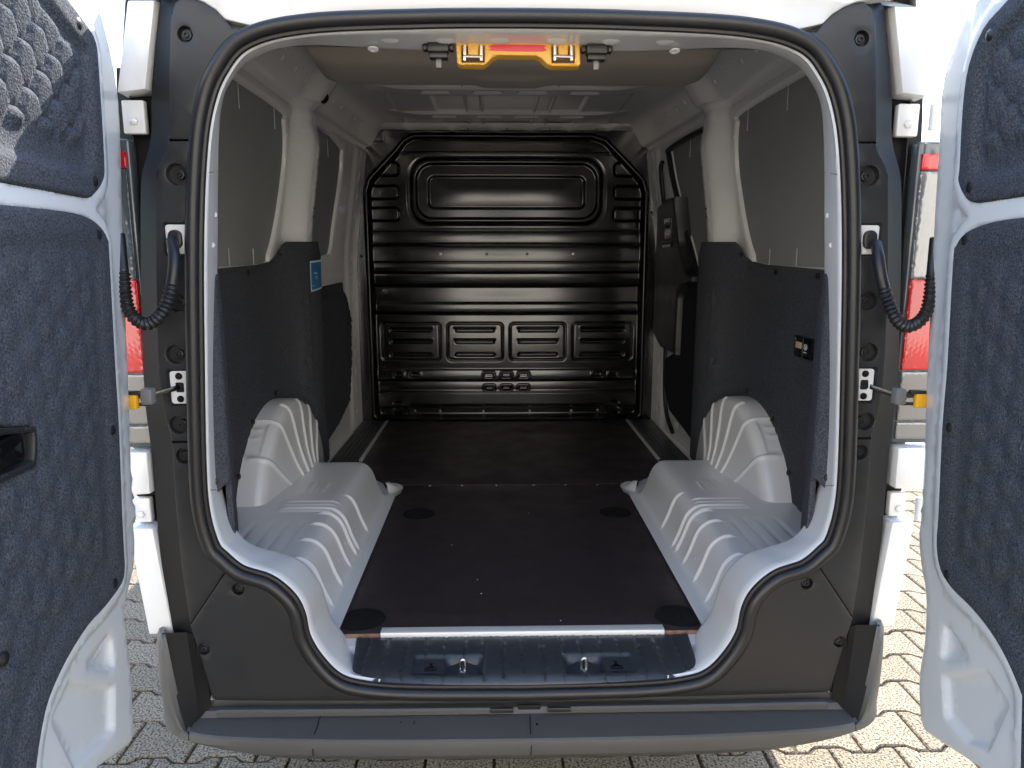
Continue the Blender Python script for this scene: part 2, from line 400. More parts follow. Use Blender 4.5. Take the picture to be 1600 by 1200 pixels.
for s in (-1, 1):
    for key, ol, nm in (('cap', capo, 'pillar_cap'), ('mid', mido, 'pillar_trim'), ('low', lowo, 'pillar_foot_trim'), ('cor', coro, 'sill_corner_trim')):
        bl = [(xz([p], 0, 1)[0], r) for p, r, k in bolts if k == key]
        pls = [(abs(p[0]), p[2], w_, h_) for p, w_, h_ in plates.get(key, [])]
        def hf(u, v, bl=bl, pls=pls):
            h = np.zeros_like(u)
            for c, r in bl:
                d = np.hypot(u*s-c[0], v-c[1]); h = np.minimum(h, -.014*(1-ss(r*.90, r, d)))
            for x, z, w_, h_ in pls:
                d = sdrr(u*s, v, x-.004, z, w_+.006, h_+.008, .008); h = np.minimum(h, -.008*(1-ss(-.003, .001, d)))
            return h
        ol2 = [(x*s, z) for x, z in ol]
        px_ = []
        for c, r in bl: px_ += ringpts((c[0]*s, c[1]), (r*1.04, r*.99, r*.9, r*.5))
        for x, z, w_, h_ in pls:
            for g in (.008, .004, 0.): px_ += [(a*s, b) for a, b in resample(rrect(x-.004, z, w_+g, h_+g+.002, .008), .006)]
        ob = sheet(nm, ol2, ypl(.0), 'plastic', van, step=.022, hf=hf, rim=.003, depth=.02, pts=px_, estep=.01)
        for j, (c, r) in enumerate(bl):
            off = .004 if r > .018 else 0
            bolt((c[0]-off, c[1]), s, ob, .010)
        if key == 'mid':
            # wiring socket plate with grommet, check strap plate
            x, z, w_, h_ = pls[0]
            pl = sheet('socket_plate', [(a*s, b) for a, b in rrect(x-.004, z, w_, h_, .006)], ypl(.003), 'paint', ob, step=.01, rim=.0015, depth=.003)
            sheet('grommet', [(a*s, b) for a, b in rrect(x-.002, z, .026, .036, .012)], ypl(-.005), 'rubber', ob, step=.006, rim=.003, depth=.008)
            x, z, w_, h_ = pls[1]
            sheet('strap_plate', [(a*s, b) for a, b in rrect(x-.004, z, w_-.004, h_, .006)], ypl(.003), 'paint', ob, step=.01, rim=.0015, depth=.003, holes=[[(a*s, b) for a, b in rrect(x-.003, z, .017, .020, .004)]])
            rbox('strap_slot', ((x-.003)*s, .010, z), (.017, .008, .020), 'dark', ob, bev=.001)
            for dz in (-.023, .023):
                lathe('bolt', [(.007, -.002), (.007, .001), (.0045, .0015), (.004, .005), (.002, .0055)], ((x-.004)*s, .002, z+dz), (0, -1, 0), 'gloss', ob, n=12)
    # glossy return strip between trim and body corner
    to = cr(xz(TO[4:]+TM[1:]+TL[1:]+[(303, 1005), (306, 1060), (308, 1095)], 0, 1), 6)
    so_ = cr([(abs(q[0]), q[2]) for q in (PY(a, b, .045) for a, b in [(262, -8), (254, 0), (246, 60), (239, 145), (238, 215), (226, 262), (222, 300), (222, 420), (225, 560), (230, 640), (238, 700), (244, 770), (252, 860), (262, 930), (270, 987), (285, 1060), (293, 1105)])], 6)
    def rs(P, n=80):
        d = np.r_[0, np.cumsum(np.linalg.norm(np.diff(P, axis=0), axis=1))]; t = np.linspace(0, d[-1], n)
        return np.stack([np.interp(t, d, P[:, k]) for k in range(P.shape[1])], 1)
    to, so_ = rs(to), rs(so_)
    g = []
    for f, y in ((-.05, .012), (0., .004), (.06, .010), (.5, .026), (1., .040), (1.15, .07)):
        q = to*(1-f)+so_*f; g.append(np.stack([q[:, 0]*s, np.full(len(q), y), q[:, 1]], 1))
    psurf('pillar_return', np.stack(g), 'matt', van, ang=25)

# ---- white body outside: roof header, roof skin, sides, corner pieces
hd = [tuple(p) for p in (A+AN*.009)[:len(Ah)] if p[1] > 1.862]
hx = [(p[0], p[1]) for p in hd]
ho = [(-x, z) for x, z in hx[::-1]]+hx[1:]
cap_arc = xz(TO[:6], 0, 1)
hol = ho+cap_arc[1:]+[(.69, 1.925), (.70, 2.02), (.66, 2.10), (.4, 2.14), (0, 2.15)]
hol += [(-x, z) for x, z in (cap_arc[1:]+[(.69, 1.925), (.70, 2.02), (.66, 2.10), (.4, 2.14)])[::-1]]
def hfh(u, v): return .010*ss(1.885, 1.91, v)*(1-ss(1.93, 1.97, v))
sheet('roof_header', hol, lambda u, v, h: np.stack([u, .004+1.92*np.clip(v-1.93, 0, 1)-h, v], 1), 'paint', van, step=.03, hf=hfh, rim=.004, depth=.03, estep=.015)
rp = []
ys = np.r_[np.linspace(.06, .6, 12), np.linspace(.8, 4.4, 14)]
for y in ys:
    k = ss(.0, .35, np.array([y]))[0]
    e = .025*(1-ss(.03, .2, np.array([y]))[0])
    lim = 1.928+.515*max(0, y-.02)
    rp.append([(x*(.885+.125*k), y, min(z-e, lim)) for x, z in [(-.86, 1.86), (-.84, 1.98), (-.79, 2.08), (-.70, 2.145), (-.5, 2.175), (0, 2.185), (.5, 2.175), (.70, 2.145), (.79, 2.08), (.84, 1.98), (.86, 1.86)]])
roof_skin = psurf('roof_skin', rp, 'paint', van)
for s in (-1, 1):
    sp = cr([(.772, .07), (.792, .12), (.84, .25), (.91, .6), (.93, 1.2), (.935, 4.4)], 6); zz = np.array([.33, .5, .7, .95, 1.15, 1.3, 1.6, 1.86])
    bo = np.array([-.03, 0, .01, .02, .02, 0, -.012, -.03])
    psurf('side_panel', [[((x+b*min(1, y/.5))*s, y, z) for z, b in zip(zz, bo)] for x, y in sp], 'paint', van)
    # corner pieces beside the lamp: prisms with a chamfer towards the opening
    def corner(nm, front, cham, yf=.035, m='paint'):
        f = [(abs(q[0]), q[2]) for q in (PY(a, b, yf) for a, b in front)]
        c = [(abs(q[0]), q[2]) for q in (PY(a, b, yf+.018) for a, b in cham)]
        # front: outer-top, inner-top, inner-bottom, outer-bottom ; cham: inner-top, inner-bottom
        if s > 0:
            wo = .04 if 'block' in nm else .006
            f = [(f[0][0]+wo, f[0][1]), (f[1][0]+.009, f[1][1]), (f[2][0]+.009, f[2][1]), (f[3][0]+wo, f[3][1])]; c = [(x+.009, z) for x, z in c]
        n = len(f)
        V = [(x, yf, z) for x, z in f]+[(x, yf+.018, z) for x, z in c]
        it, ib = c
        V += [(it[0]+.004, yf+.07, it[1]), (ib[0]+.004, yf+.07, ib[1]), (f[0][0]+.012, yf+.10, f[0][1]), (f[3][0]+.012, yf+.10, f[3][1])]
        F = [(0, 1, 2, 3), (1, 4, 5, 2), (4, 6, 7, 5), (8, 0, 3, 9), (3, 2, 5, 7, 9), (8, 6, 4, 1, 0)]
        bm = bmesh.new(); vs = [bm.verts.new((v[0]*s, v[1], v[2])) for v in V]
        for ff in F: bm.faces.new([vs[i] for i in ff])
        bmesh.ops.recalc_face_normals(bm, faces=bm.faces[:])
        bmesh.ops.bevel(bm, geom=[e for e in bm.edges if len(e.link_faces) == 2], offset=.0022, segments=2, affect='EDGES', profile=.5)
        bm.verts.index_update(); VV = [v.co[:] for v in bm.verts]; FF = [[v.index for v in f_.verts] for f_ in bm.faces]; bm.free()
        return obj(nm, VV, FF, m, van)
    corner('body_corner_panel', [(199, 1), (241, 1), (226, 139), (183, 144)], [(251, 3), (236, 143)])
    corner('body_corner_block', [(197, 707), (229, 707), (234, 772), (203, 774)], [(237, 704), (243, 766)])
    corner('body_corner_panel', [(200, 826), (238, 826), (270, 991), (233, 991)], [(247, 823), (281, 985)])
    e0 = [PY(a, b, y) for a, b, y in ((196, 2, .12), (199, 1, .037), (241, 1, .037), (264, -2, .056))]
    psurf('roof_corner', [[(abs(p[0])*s-(s*.16*f), p[1]+f*.42, p[2]+f*.215) for p in e0] for f in (0, .04, .5, 1.)], 'paint', van, ang=25)
    # dark backing behind hinges and lamp
    bk = sheet('corner_backing', [(x*s, z) for x, z in xz([(170, 100), (240, 100), (240, 215), (226, 262), (222, 420), (225, 560), (246, 780), (262, 900), (215, 900), (180, 500)], .06, 1)], ypl(.085), 'matt', van, step=.05, rim=.002, depth=.02)

# ---- hinges
for s in (-1, 1):
    for (a, b, c_, d_) in ((190, 152, 236, 211), (208, 778, 244, 820)):
        p, q = PY(a, b, .05), PY(c_, d_, .05)
        x0, x1, z0, z1 = abs(p[0])+.006, abs(q[0])+.012, q[2], p[2]
        h = rbox('hinge', (s*(x0+x1)/2, .065, (z0+z1)/2), (x0-x1, .018, z1-z0-.006), 'primer', van, bev=.004)
        lathe('hinge_pin', [(.009, -.024), (.009, .024), (.006, .026)], (s*(x0+.012), .028, (z0+z1)/2), (0, 0, 1), 'primer', h, n=14)
        lathe('bolt', [(.008, -.002), (.008, .002), (.006, .004), (.002, .005)], (s*(x1+.02), .053, (z0+z1)/2-.008), (0, -1, 0), 'primer', h, n=6)

# ---- tail lamps
for s in (-1, 1):
    y0 = .045
    def lz(py): return PY(200, py, y0)[2]
    xo, xi = .862, abs(PY(213, 400, y0)[0]) if s < 0 else .784
    hs = rbox('tail_lamp', (s*(xo+xi)/2+s*.004, y0+.025, (lz(213)+lz(703))/2), (xo-xi+.01, .03, lz(213)-lz(703)-.004), 'darklens', van, bev=.006, seg=3, label='tall narrow tail lamp with red and clear lenses')
    for nm, a, b, m_ in (('red_lens', 236, 262, 'red'), ('clear_lens', 264, 436, 'darklens' if s < 0 else 'clear'), ('red_lens', 438, 583, 'red'), ('clear_lens', 586, 664, 'clear'), ('clear_lens', 667, 694, 'clear')):  # tall lens darker left, lighter right: differing reflections put into its colour
        za, zb = lz(a), lz(b)
        lens = sheet(nm, [(s*(xi+.006), zb), (s*(xo-.002), zb), (s*(xo-.002), za), (s*(xi+.006), za+(-.0 if nm != 'red_lens' else 0))], lambda u, v, h: np.stack([u, y0+.004-h, v], 1), m_, hs, step=.006, hf=lambda u, v: .0004*np.sin(v*700+u*420*s), rim=.002, depth=.008)

# ---- bumper
def bsec(y, zl):      # y: front offset, zl: height of the lower edge
    return [(.012, .500), (.012, .486), (-.004, .484), (-.008, .478), (-.012, .4735), (min(-.013, y+.012), .4705), (y+.001, .4690), (y-.003, .4655), (y-.006, .452), (y-.003, max(.434, zl+.006)), (y+.006, zl), (y+.03, zl-.022), (y+.07, zl-.055), (y+.12, zl-.07)]
bpl = cr([(0, -.088), (.25, -.086), (.45, -.080), (.62, -.068), (.705, -.050), (.758, -.018), (.790, .030), (.808, .085), (.820, .18)], 8)
def zlow(x): return .424+.020*float(ss(.50, .74, np.array(x)))+.045*float(ss(.72, .82, np.array(x)))
rows = [[(x, y+dy, z) for dy, z in [(yy-y, zz) for yy, zz in bsec(y, zlow(x))]] for x, y in bpl if x <= .712]
rows_full = [[(-p[0], p[1], p[2]) for p in r] for r in rows[::-1][:-1]]+rows
bumper = psurf('bumper', rows_full, 'bumper', van, ang=24, label='dark grey plastic bumper with rain drops on its step')
for s in (-1, 1):
    # wrap-round corner rising to the white body corner
    P = []
    k_ = [i for i in range(len(bpl)) if bpl[i, 0] > .700]; tg = np.gradient(bpl, axis=0); tg /= np.linalg.norm(tg, axis=1)[:, None]
    for i in k_:
        x, y = bpl[i]; n = np.array([tg[i, 1], -tg[i, 0]]); f = (i-k_[0])/(len(k_)-1)
        zl = zlow(x); zt = .470+.192*float(ss(.02, .34, np.array(f)))
        col = [(zt, -.010), (zt-.004, -.002)]+[(zt+(.4655-zt)*g, .003+.004*math.sin(g*3.14)) for g in (.1, .35, .7, 1.)]+[(.452, .006), (zl+.006, .002), (zl, -.008), (zl-.03, -.035), (zl-.06, -.08)]
        P.append([((x+n[0]*d)*s, y+n[1]*d, z) for z, d in col])
    psurf('bumper_corner', P, 'bumper', van, ang=30)
    # inner return of the corner
    q = [[(.690*s, .004, .655), (.684*s, .006, .56), (.678*s, .004, .49)], [(.722*s, .012, .66), (.712*s, .004, .56), (.698*s, -.012, .474)], [(.770*s, .004, .664), (.744*s, -.022, .56), (.714*s, -.045, .468)]]
    psurf('corner_return', q, 'matt', van, ang=30)
# step strips and centre slot on the bumper
for s in (-1, 1):
    P = []
    for x in np.linspace(.055, .66, 12):
        P.append([(s*x, y, z+.004*(x/.66)**2) for y, z in [(-.004, .489), (-.014, .490), (-.018, .486), (-.018, .478), (-.004, .472)]])
    psurf('bumper_step_strip', P, 'bumper', bumper, ang=30)
    rbox('latch_pad', (s*.062+.012, -.018, .487), (.05, .008, .010), 'plastic', bumper, bev=.002)
rbox('striker_slot', (.010, -.004, .482), (.05, .006, .016), 'dark', bumper, bev=.002)
for i, xx in enumerate((-.44, .010)):
    P = [(xx+random.uniform(-.0006, .0006), y-.0022, z+.0012) for y, z in [(-.02, .4745), (-.060, .4715), (-.073, .469), (-.082, .464), (-.090, .456), (-.094, .447), (-.092, .434)]]
    tube('bumper_joint', [(p[0], p[1]+(.009 if i == 0 else 0), p[2]) for p in P], .0012, 'dark', bumper, n=6)
for px_, py_ in ((626, 1128), (648, 1128), (736, 1122), (828, 1124), (838, 1130), (912, 1117), (396, 1123), (410, 1124), (385, 1122), (700, 1120), (905, 1117)):
    p = PZ(px_, py_, .4722); l = random.uniform(.006, .014)
    tube('rain_streak', [p, p+np.array([random.uniform(-.003, .003), -l*.5, -.0006]), p+np.array([random.uniform(-.006, .006), -l, -.0012])], [.0016, .0026, .0012], 'gloss', bumper, n=8, flat=.4)

# ---- sill trim with tie-down pockets
prof = cr([(-.003, .524), (.003, .540), (.018, .5485), (.050, .5525), (.110, .5535), (.172, .554)], 8)
dl = np.r_[0, np.cumsum(np.linalg.norm(np.diff(prof, axis=0), axis=1))]; SL = dl[-1]
def sillmap(u, v, h):
    y = np.interp(v, dl, prof[:, 0]); z = np.interp(v, dl, prof[:, 1])
    e = 1e-3; dy = np.interp(np.minimum(v+e, SL), dl, prof[:, 0])-np.interp(v-e, dl, prof[:, 0]); dz = np.interp(np.minimum(v+e, SL), dl, prof[:, 1])-np.interp(v-e, dl, prof[:, 1])
    L = np.hypot(dy, dz)+1e-9
    return np.stack([u, y-h*dz/L, z+h*dy/L], 1)
def sv(yy): return float(np.interp(yy, prof[:, 0], dl))
grooves = [g for g in np.arange(-.36, .361, .045)]
pock = []
for s in (-1, 1):
    pock.append((s*.180-.004, .157))
HK = {-1: PZ(708, 1048, .54)[0], 1: PZ(903, 1048, .54)[0]}
def hfs(u, v):
    h = np.zeros_like(u); g_ = np.zeros_like(u); inside = np.zeros_like(u)
    for g in grooves: g_ -= .0030*ridge(u, g, .0035)*ss(.012, .022, v)
    for s in (-1, 1):
        d = sdrr(u, v, s*.168, .072, .160, .068, .010); k = 1-ss(-.004, .003, d); h -= .007*k; inside = np.maximum(inside, k)
        d = sdrr(u, v, s*.136, .071, .086, .060, .012); h -= .012*(1-ss(-.006, .002, d))
    return h+g_*(1-inside)
pts_ = []
for s in (-1, 1):
    for g in (.006, .002, -.004): pts_ += list(resample(rrect(s*.168, .072, .160+g, .068+g, .010), .006))
    for g in (.003, -.003, -.011): pts_ += list(resample(rrect(s*.136, .071, .086+g, .060+g, .012), .006))
for g in grooves:
    for o_ in (-.0035, 0, .0035): pts_ += [(g+o_, v) for v in np.linspace(.012, SL-.006, 14)]
sill = sheet('sill_trim', [(-.372, .0), (.384, .0), (.388, .05), (.402, SL), (-.396, SL), (-.380, .05)], sillmap, 'sill', van, step=.014, hf=hfs, rim=.004, depth=.02, pts=pts_, ang=50)
for s in (-1, 1):
    cx = s*.136; c = sillmap(np.array([cx]), np.array([.066]), np.array([-.018]))[0]
    lathe('tie_down_base', [(.032, -.002), (.032, .001), (.030, .0016), (.010, .0016)], c, (0, -.12, 1), 'sill', sill, n=28)
    hk = tube('tie_down_hook', [c+np.array(v) for v in cr([(-.006, .004, -.004), (-.007, .004, .012), (-.004, .004, .026), (.002, .004, .028), (.0045, .003, .016), (.004, 0, .004), (.0035, -.006, -.002)], 6)], .0030, 'steel', sill, n=10)
    lathe('hook_nut', [(.006, 0), (.006, .004), (.003, .005)], c+np.array([.001, -.002, 0]), (0, 0, 1), 'steel', sill, n=10)
    # raised pictogram of a lashing strap
    ic = s*.208
    def pic(du, dv, w_, h_):
        P = sillmap(np.array([ic+du-w_/2, ic+du+w_/2, ic+du+w_/2, ic+du-w_/2]), np.array([.066+dv-h_/2]*2+[.066+dv+h_/2]*2), np.full(4, -.0058))
        Q = sillmap(np.array([ic+du-w_/2, ic+du+w_/2, ic+du+w_/2, ic+du-w_/2]), np.array([.066+dv-h_/2]*2+[.066+dv+h_/2]*2), np.full(4, -.010))
        return list(P)+list(Q)
    V, F = [], []
    for a in [(0, -.010, .026, .0022), (0, .000, .026, .0022), (-.012, -.005, .0022, .012), (.012, -.005, .0022, .012), (-.006, -.005, .002, .008), (0, -.005, .002, .008), (.006, -.005, .002, .008), (0, .004, .012, .006), (0, .011, .0055, .008), (0, .017, .008, .003)]:
        b = len(V); V += pic(*a); F += [(b, b+1, b+2, b+3)]+[(b+i, b+(i+1) % 4, b+4+(i+1) % 4, b+4+i) for i in range(4)]
    obj('strap_pictogram', V, F, 'gloss', sill, smooth=False)

# ================================================================== load space
YB, ZF, ZR = 2.44, .56, 2.12
def Wb(y): return .86-.05*np.clip((y-1.35)/1.09, 0, 1)-.145*(1-ss(.12, .52, y))
def Wt(z): return .075*ss(1.35, 2.10, z)
def bump(y): return .075*(ss(1.285, 1.365, y)-ss(1.43, 1.50, y))
def W(y, z): return Wb(y)-Wt(z)-bump(y)*(1-.35*ss(1.85, 1.97, z))
def wallpt(px, py, s, off=0., nb=False):
    x = .83
    for _ in range(30):
        p = PX(px, py, s*x); yy, zz = np.array(p[1]), np.array(p[2])
        t = float(Wb(yy)-Wt(zz)-(0 if nb else bump(yy)))+off; x += .35*(t-x)
    return p[1], p[2]
def wmap(s, off=0.): return lambda u, v, h: np.stack([s*(W(u, v)-off-h), u, v], 1)
def smoothpoly(P, n=5): return cr(P, n, closed=True)

win1 = [(.36, 1.425), (.40, 1.42), (1.08, 1.425)]+[(1.17, 1.46), (1.235, 1.56), (1.27, 1.70), (1.272, 1.82), (1.24, 1.915), (1.17, 1.945)]+[(.40, 1.945), (.36, 1.94)]
win2L = [(1.505, 1.46), (1.90, 1.455), (1.985, 1.485), (2.01, 1.60), (2.045, 1.80), (2.04, 1.90), (1.985, 1.945), (1.52, 1.95)]
win2R = [(1.515, 1.30), (1.60, 1.27), (1.70, 1.28), (1.95, 1.62), (2.06, 1.90), (2.02, 1.945), (1.53, 1.95), (1.505, 1.90)]
walls = {}
for s in (-1, 1):
    w2 = win2L if s < 0 else win2R
    def hw(u, v):
        h = .006*ridge(v, 1.965, .012)*ss(.2, .3, u)
        h = h-.004*ridge(u, 2.20, .006)+.012*ss(2.22, 2.26, u)+.006*ridge(u, 2.32, .012)
        h = h+.007*ridge(u, 1.395, .022)*ss(1.5, 1.56, v)*(1-ss(1.84, 1.9, v))
        return h
    walls[s] = sheet('side_wall', [(.13, .545), (YB+.02, .545), (YB+.02, 1.99), (.13, 1.99)], wmap(s), 'primer', van, step=.025, holes=[smoothpoly(win1), smoothpoly(w2)], hf=hw, rim=.012, depth=.03, pts=[(a, b) for a in np.r_[np.linspace(1.27, 1.52, 26), np.linspace(2.18, 2.36, 16)] for b in np.linspace(.6, 1.96, 50)], label='white painted body side with two boarded windows')
    for wi, (a, b, c, d) in enumerate(((.30, 1.345, 1.38, 1.965), (1.46, 2.12, 1.22 if s > 0 else 1.41, 1.965))):
        wb = sheet('window_board', [(a, c), (b, c), (b, d), (a, d)], lambda u, v, h: np.stack([s*(Wb(u)-Wt(v)+.016-h), u, v], 1), 'board', walls[s], step=.05, rim=0, depth=.004, label='matt grey board blanking the window')
        for yy, top in (((.80, 1), (1.14, 1), (.80, 0), (1.02, 0)) if wi == 0 else ((1.82, 1), (1.75, 0)) if s < 0 else ((1.80, 1),)):
            z0, z1 = (1.875, 1.947) if top else (1.42, 1.475)
            x0 = float(Wb(yy)-Wt(np.array((z0+z1)/2)))+.012
            rbox('board_slit', (s*(x0-.002), yy, (z0+z1)/2), (.0025, .0035, z1-z0), 'alu', wb, bev=.0006, rot=np.array([[1, 0, 0], [0, 1, 0], [0, 0, 1]]))  # slit in the board edge, its light line put in as a bright bar
    # slot holes punched in the pillar
    for zz in (1.60, 1.63): lathe('punched_hole', [(.005, 0), (.004, .0006), (.001, .0007)], (s*(W(np.array(1.40), np.array(zz))-.0065), 1.40, zz), (-s, -.3, 0), 'dark', walls[s], n=10)
    for yy, zz in ((2.30, 1.42), (2.30, 1.36), (2.28, .66), (2.29, 1.12)):
        lathe('punched_hole', [(.005, 0), (.004, .0006), (.001, .0007)], (s*(W(np.array(yy), np.array(zz))-.0125), yy, zz), (-s, -.2, 0), 'dark', walls[s], n=10)
    # roof cove with pressed rail
    P = []
    for y in np.r_[np.linspace(.14, YB+.02, 110)]:
        w0 = float(W(np.array(y), np.array(1.985)))
        pr = cr([(w0+.012, 1.975), (w0, 1.990), (w0-.012, 2.004), (w0-.026, 2.008), (w0-.040, 2.016), (w0-.062, 2.050), (w0-.085, 2.085), (w0-.12, 2.108), (w0-.17, 2.116), (w0-.25, 2.12)], 3)
        lim = 1.89+.51*y
        P.append([(s*x, y, min(z, lim)) for x, z in pr])
    rail = psurf('roof_rail', P, 'primer', van)
    for i, y in enumerate((.62, .74, .86, .98, 1.12, 1.26, 1.50, 1.62, 1.74, 1.86, 1.98, 2.10)):
        w0 = float(W(np.array(y), np.array(1.985)))
        lathe('rail_dimple', [(.014, -.004), (.012, .002), (.006, .005), (.001, .0055)], (s*(w0-.068), y, 2.061), (-s*.83, 0, -.55), 'primer', rail, n=14)
        lathe('punched_hole', [(.006, 0), (.005, .0008), (.001, .001)], (s*(w0-.082), y+.05, 2.083), (-s*.83, 0, -.55), 'dark', rail, n=10)
    w0 = float(W(np.array(1.40), np.array(1.985)))
    if s < 0: lathe('rail_opening', [(.022, -.002), (.020, .002), (.001, .0022)], (s*(w0-.046), 1.39, 2.028), (-s*.8, -.5, -.3), 'dark', rail, n=16)

# ---- inside roof
def hroof(x, y):
    h = np.zeros_like(x)
    for xc in (-.155, .155):
        for dx, wd in ((-.035, .008), (.035, .008)): h += .016*ridge(x, xc+dx, wd)
        h += .006*(ss(xc-.03, xc-.02, x)-ss(xc+.02, xc+.03, x))
    for xc in (-.42, .42): h += .008*(ss(xc-.10, xc-.085, x)-ss(xc+.085, xc+.10, x))
    for yc, wd in ((1.62, .055), (2.12, .05), (.45, .05)): h = np.maximum(h, .020*(ss(yc-wd-.02, yc-wd, y)-ss(yc+wd, yc+wd+.02, y))*(1-ss(.40, .60, np.abs(x))))
    for xc in (-.09, .09, -.30, .30):
        for yc in (1.62, 2.12): h = h-.012*(1-ss(-.01, .0, sdrr(x, y, xc, yc, .12, .05, .012)))
    return h
gx = np.linspace(-.62, .62, 200); gy = np.linspace(.46, YB+.01, 230); X_, Y_ = np.meshgrid(gx, gy, indexing='ij')
H_ = hroof(X_, Y_)
roofin = psurf('roof_lining', np.stack([X_, Y_, ZR-.002-H_], 2), 'primer', van, ang=60, label='bare white ribbed roof inside')
# front rail of the roof above the bulkhead
P = []
for x in np.linspace(-.70, .70, 140):
    dp = .012*sum(ridge(np.array(x), c, .05) for c in (-.5, -.28, -.06, .12, .32, .52))
    P.append([(x, y, z-dp*k) for y, z, k in [(YB-.085, 2.112, 0), (YB-.07, 2.100, 1), (YB-.03, 2.094, 1), (YB-.012, 2.090, .3), (YB-.004, 2.105, 0)]])
fr = psurf('roof_front_rail', P, 'primer', van)
for x in (-.47, -.2, .0, .22, .46): lathe('punched_hole', [(.006, 0), (.005, .001), (.001, .0012)], (x, YB-.03, 2.093), (0, -.2, -1), 'dark', fr, n=10)
# beige cross member
P = []
xs = np.r_[-.610, -.606, -.59, np.linspace(-.55, .55, 40), .59, .606, .610]
bp = cr([(.79, 2.085), (.796, 2.045), (.808, 2.018), (.83, 2.002), (.88, 1.993), (.94, 1.988), (1.0, 1.989), (1.035, 1.998), (1.06, 2.022), (1.068, 2.06), (1.07, 2.09)], 4)
for x in xs:
    e = max(0, (abs(x)-.57)/.04); sc = 1-.55*e*e
    tab = .012*float(ss(.115, .085, np.array(abs(x+.005))))
    P.append([(x, .89+(y-.89)*(1-.12*e*e)+ (tab*.9 if y > 1.0 and z < 2.03 else 0), 2.09-(2.09-z)*sc-(tab*.6 if .9 < y < 1.05 else 0)) for y, z in bp])
beam = psurf('cross_member', P, 'beige', van, label='beige padded cross member under the roof')
# pressed brackets between rear header and cross member
for x, y in ((-.50, .62), (.50, .62), (-.46, 1.30), (.46, 1.30)):
    z0 = ZR-.012 if y < 1 else ZR-.008
    b = rbox('roof_bracket', (x, y, z0-.010), (.11, .05, .018), 'primer', roofin, bev=.006)
    rbox('bracket_tab', (x+.02*np.sign(-x), y-.008, z0-.026), (.05, .022, .018), 'primer', roofin, bev=.005)
    lathe('bracket_plug', [(.007, 0), (.007, .004), (.004, .006)], (x+.02*np.sign(-x), y-.012, z0-.034), (0, -.3, -1), 'alu', roofin, n=12)
hp = []
for x in np.linspace(-.56, .56, 90):
    st = .012*float(ss(0., 1., np.array(.5+.5*math.sin(x*26))))
    hp.append([(x, y, z) for y, z in [(.125, 1.862), (.15, 1.872), (.22, 1.935), (.32, 2.03), (.42, 2.085), (.50, 2.098), (.60+st, 2.100), (.605+st, 2.112)]])
header_in = psurf('header_panel', hp, 'primer', van)
for x in (-.26, -.155, -.05, .06, .165, .27):
    lathe('header_dimple', [(.024, -.003), (.020, .002), (.012, .004), (.001, .0045)], (x, .055, 1.8625), (0, -.3, -1), 'primer', frame, n=18)
for x in (-.30, .30): lathe('header_hole', [(.011, -.001), (.010, .001), (.006, .0015), (.005, .0005), (.001, .0005)], (x, .105, 1.853), (0, -.25, -1), 'primer', frame, n=16)

# ---- yellow latch bar with red label, black catches
yl = .080
def hz(pts): return xz(pts, yl)
yo = hz([(712, 66), (906, 66), (907, 100), (904, 103), (862, 103), (855, 100), (846, 91), (838, 87), (778, 86), (770, 89), (760, 99), (754, 102), (718, 101), (714, 98)])
yh = [hz([(721, 71), (731, 71), (731, 88), (748, 88), (748, 71), (757, 71), (757, 97), (721, 97)]), hz([(862, 72), (872, 72), (872, 89), (888, 89), (888, 72), (898, 72), (898, 98), (862, 98)])]
yb = sheet('latch_bar', yo, ypl(yl), 'yellow', van, step=.012, holes=yh, rim=.003, depth=.03, label='yellow plastic latch bar with red label under the roof edge')
rl = xz([(770, 70), (848, 70), (850, 74), (848, 80), (770, 79), (768, 75)], yl-.002)
sheet('red_label', smoothpoly(rl, 3), ypl(yl-.0012), 'redlabel', yb, step=.01, rim=.0006, depth=.001)
sheet('latch_pocket', hz([(718, 68), (760, 68), (760, 99), (718, 99)]), ypl(yl+.026), 'grey', yb, step=.02, rim=0, depth=.002)
sheet('latch_pocket', hz([(859, 69), (901, 69), (901, 100), (859, 100)]), ypl(yl+.026), 'grey', yb, step=.02, rim=0, depth=.002)
for cx in (739, 880):
    for dx in (-13, 13):
        p, q = PY(cx+dx, 71, yl-.002), PY(cx+dx, 95, yl-.002); tube('latch_pin', [p, (p*.5+q*.5), q], .0038, 'steel', yb, n=10)
    p, q = PY(cx-15, 88, yl-.003), PY(cx+15, 89, yl-.003); tube('latch_pin', [p, (p+q)/2, q], .0036, 'steel', yb, n=10)
for cx, cy in ((685, 79), (932, 82)):
    c = PY(cx, cy-3, .085); k = rbox('roof_catch', c, (.042, .03, .018), 'plastic', van, bev=.004)
    rbox('catch_ear', c+np.array([-.026, 0, .001]), (.010, .022, .013), 'plastic', k, bev=.004); rbox('catch_ear', c+np.array([.026, 0, .001]), (.010, .022, .013), 'plastic', k, bev=.004)
    rbox('catch_skirt', c+np.array([0, .002, -.014]), (.036, .024, .010), 'plastic', k, bev=.002); rbox('catch_tongue', c+np.array([0, .004, -.026]), (.011, .006, .018), 'grey', k, bev=.0015)

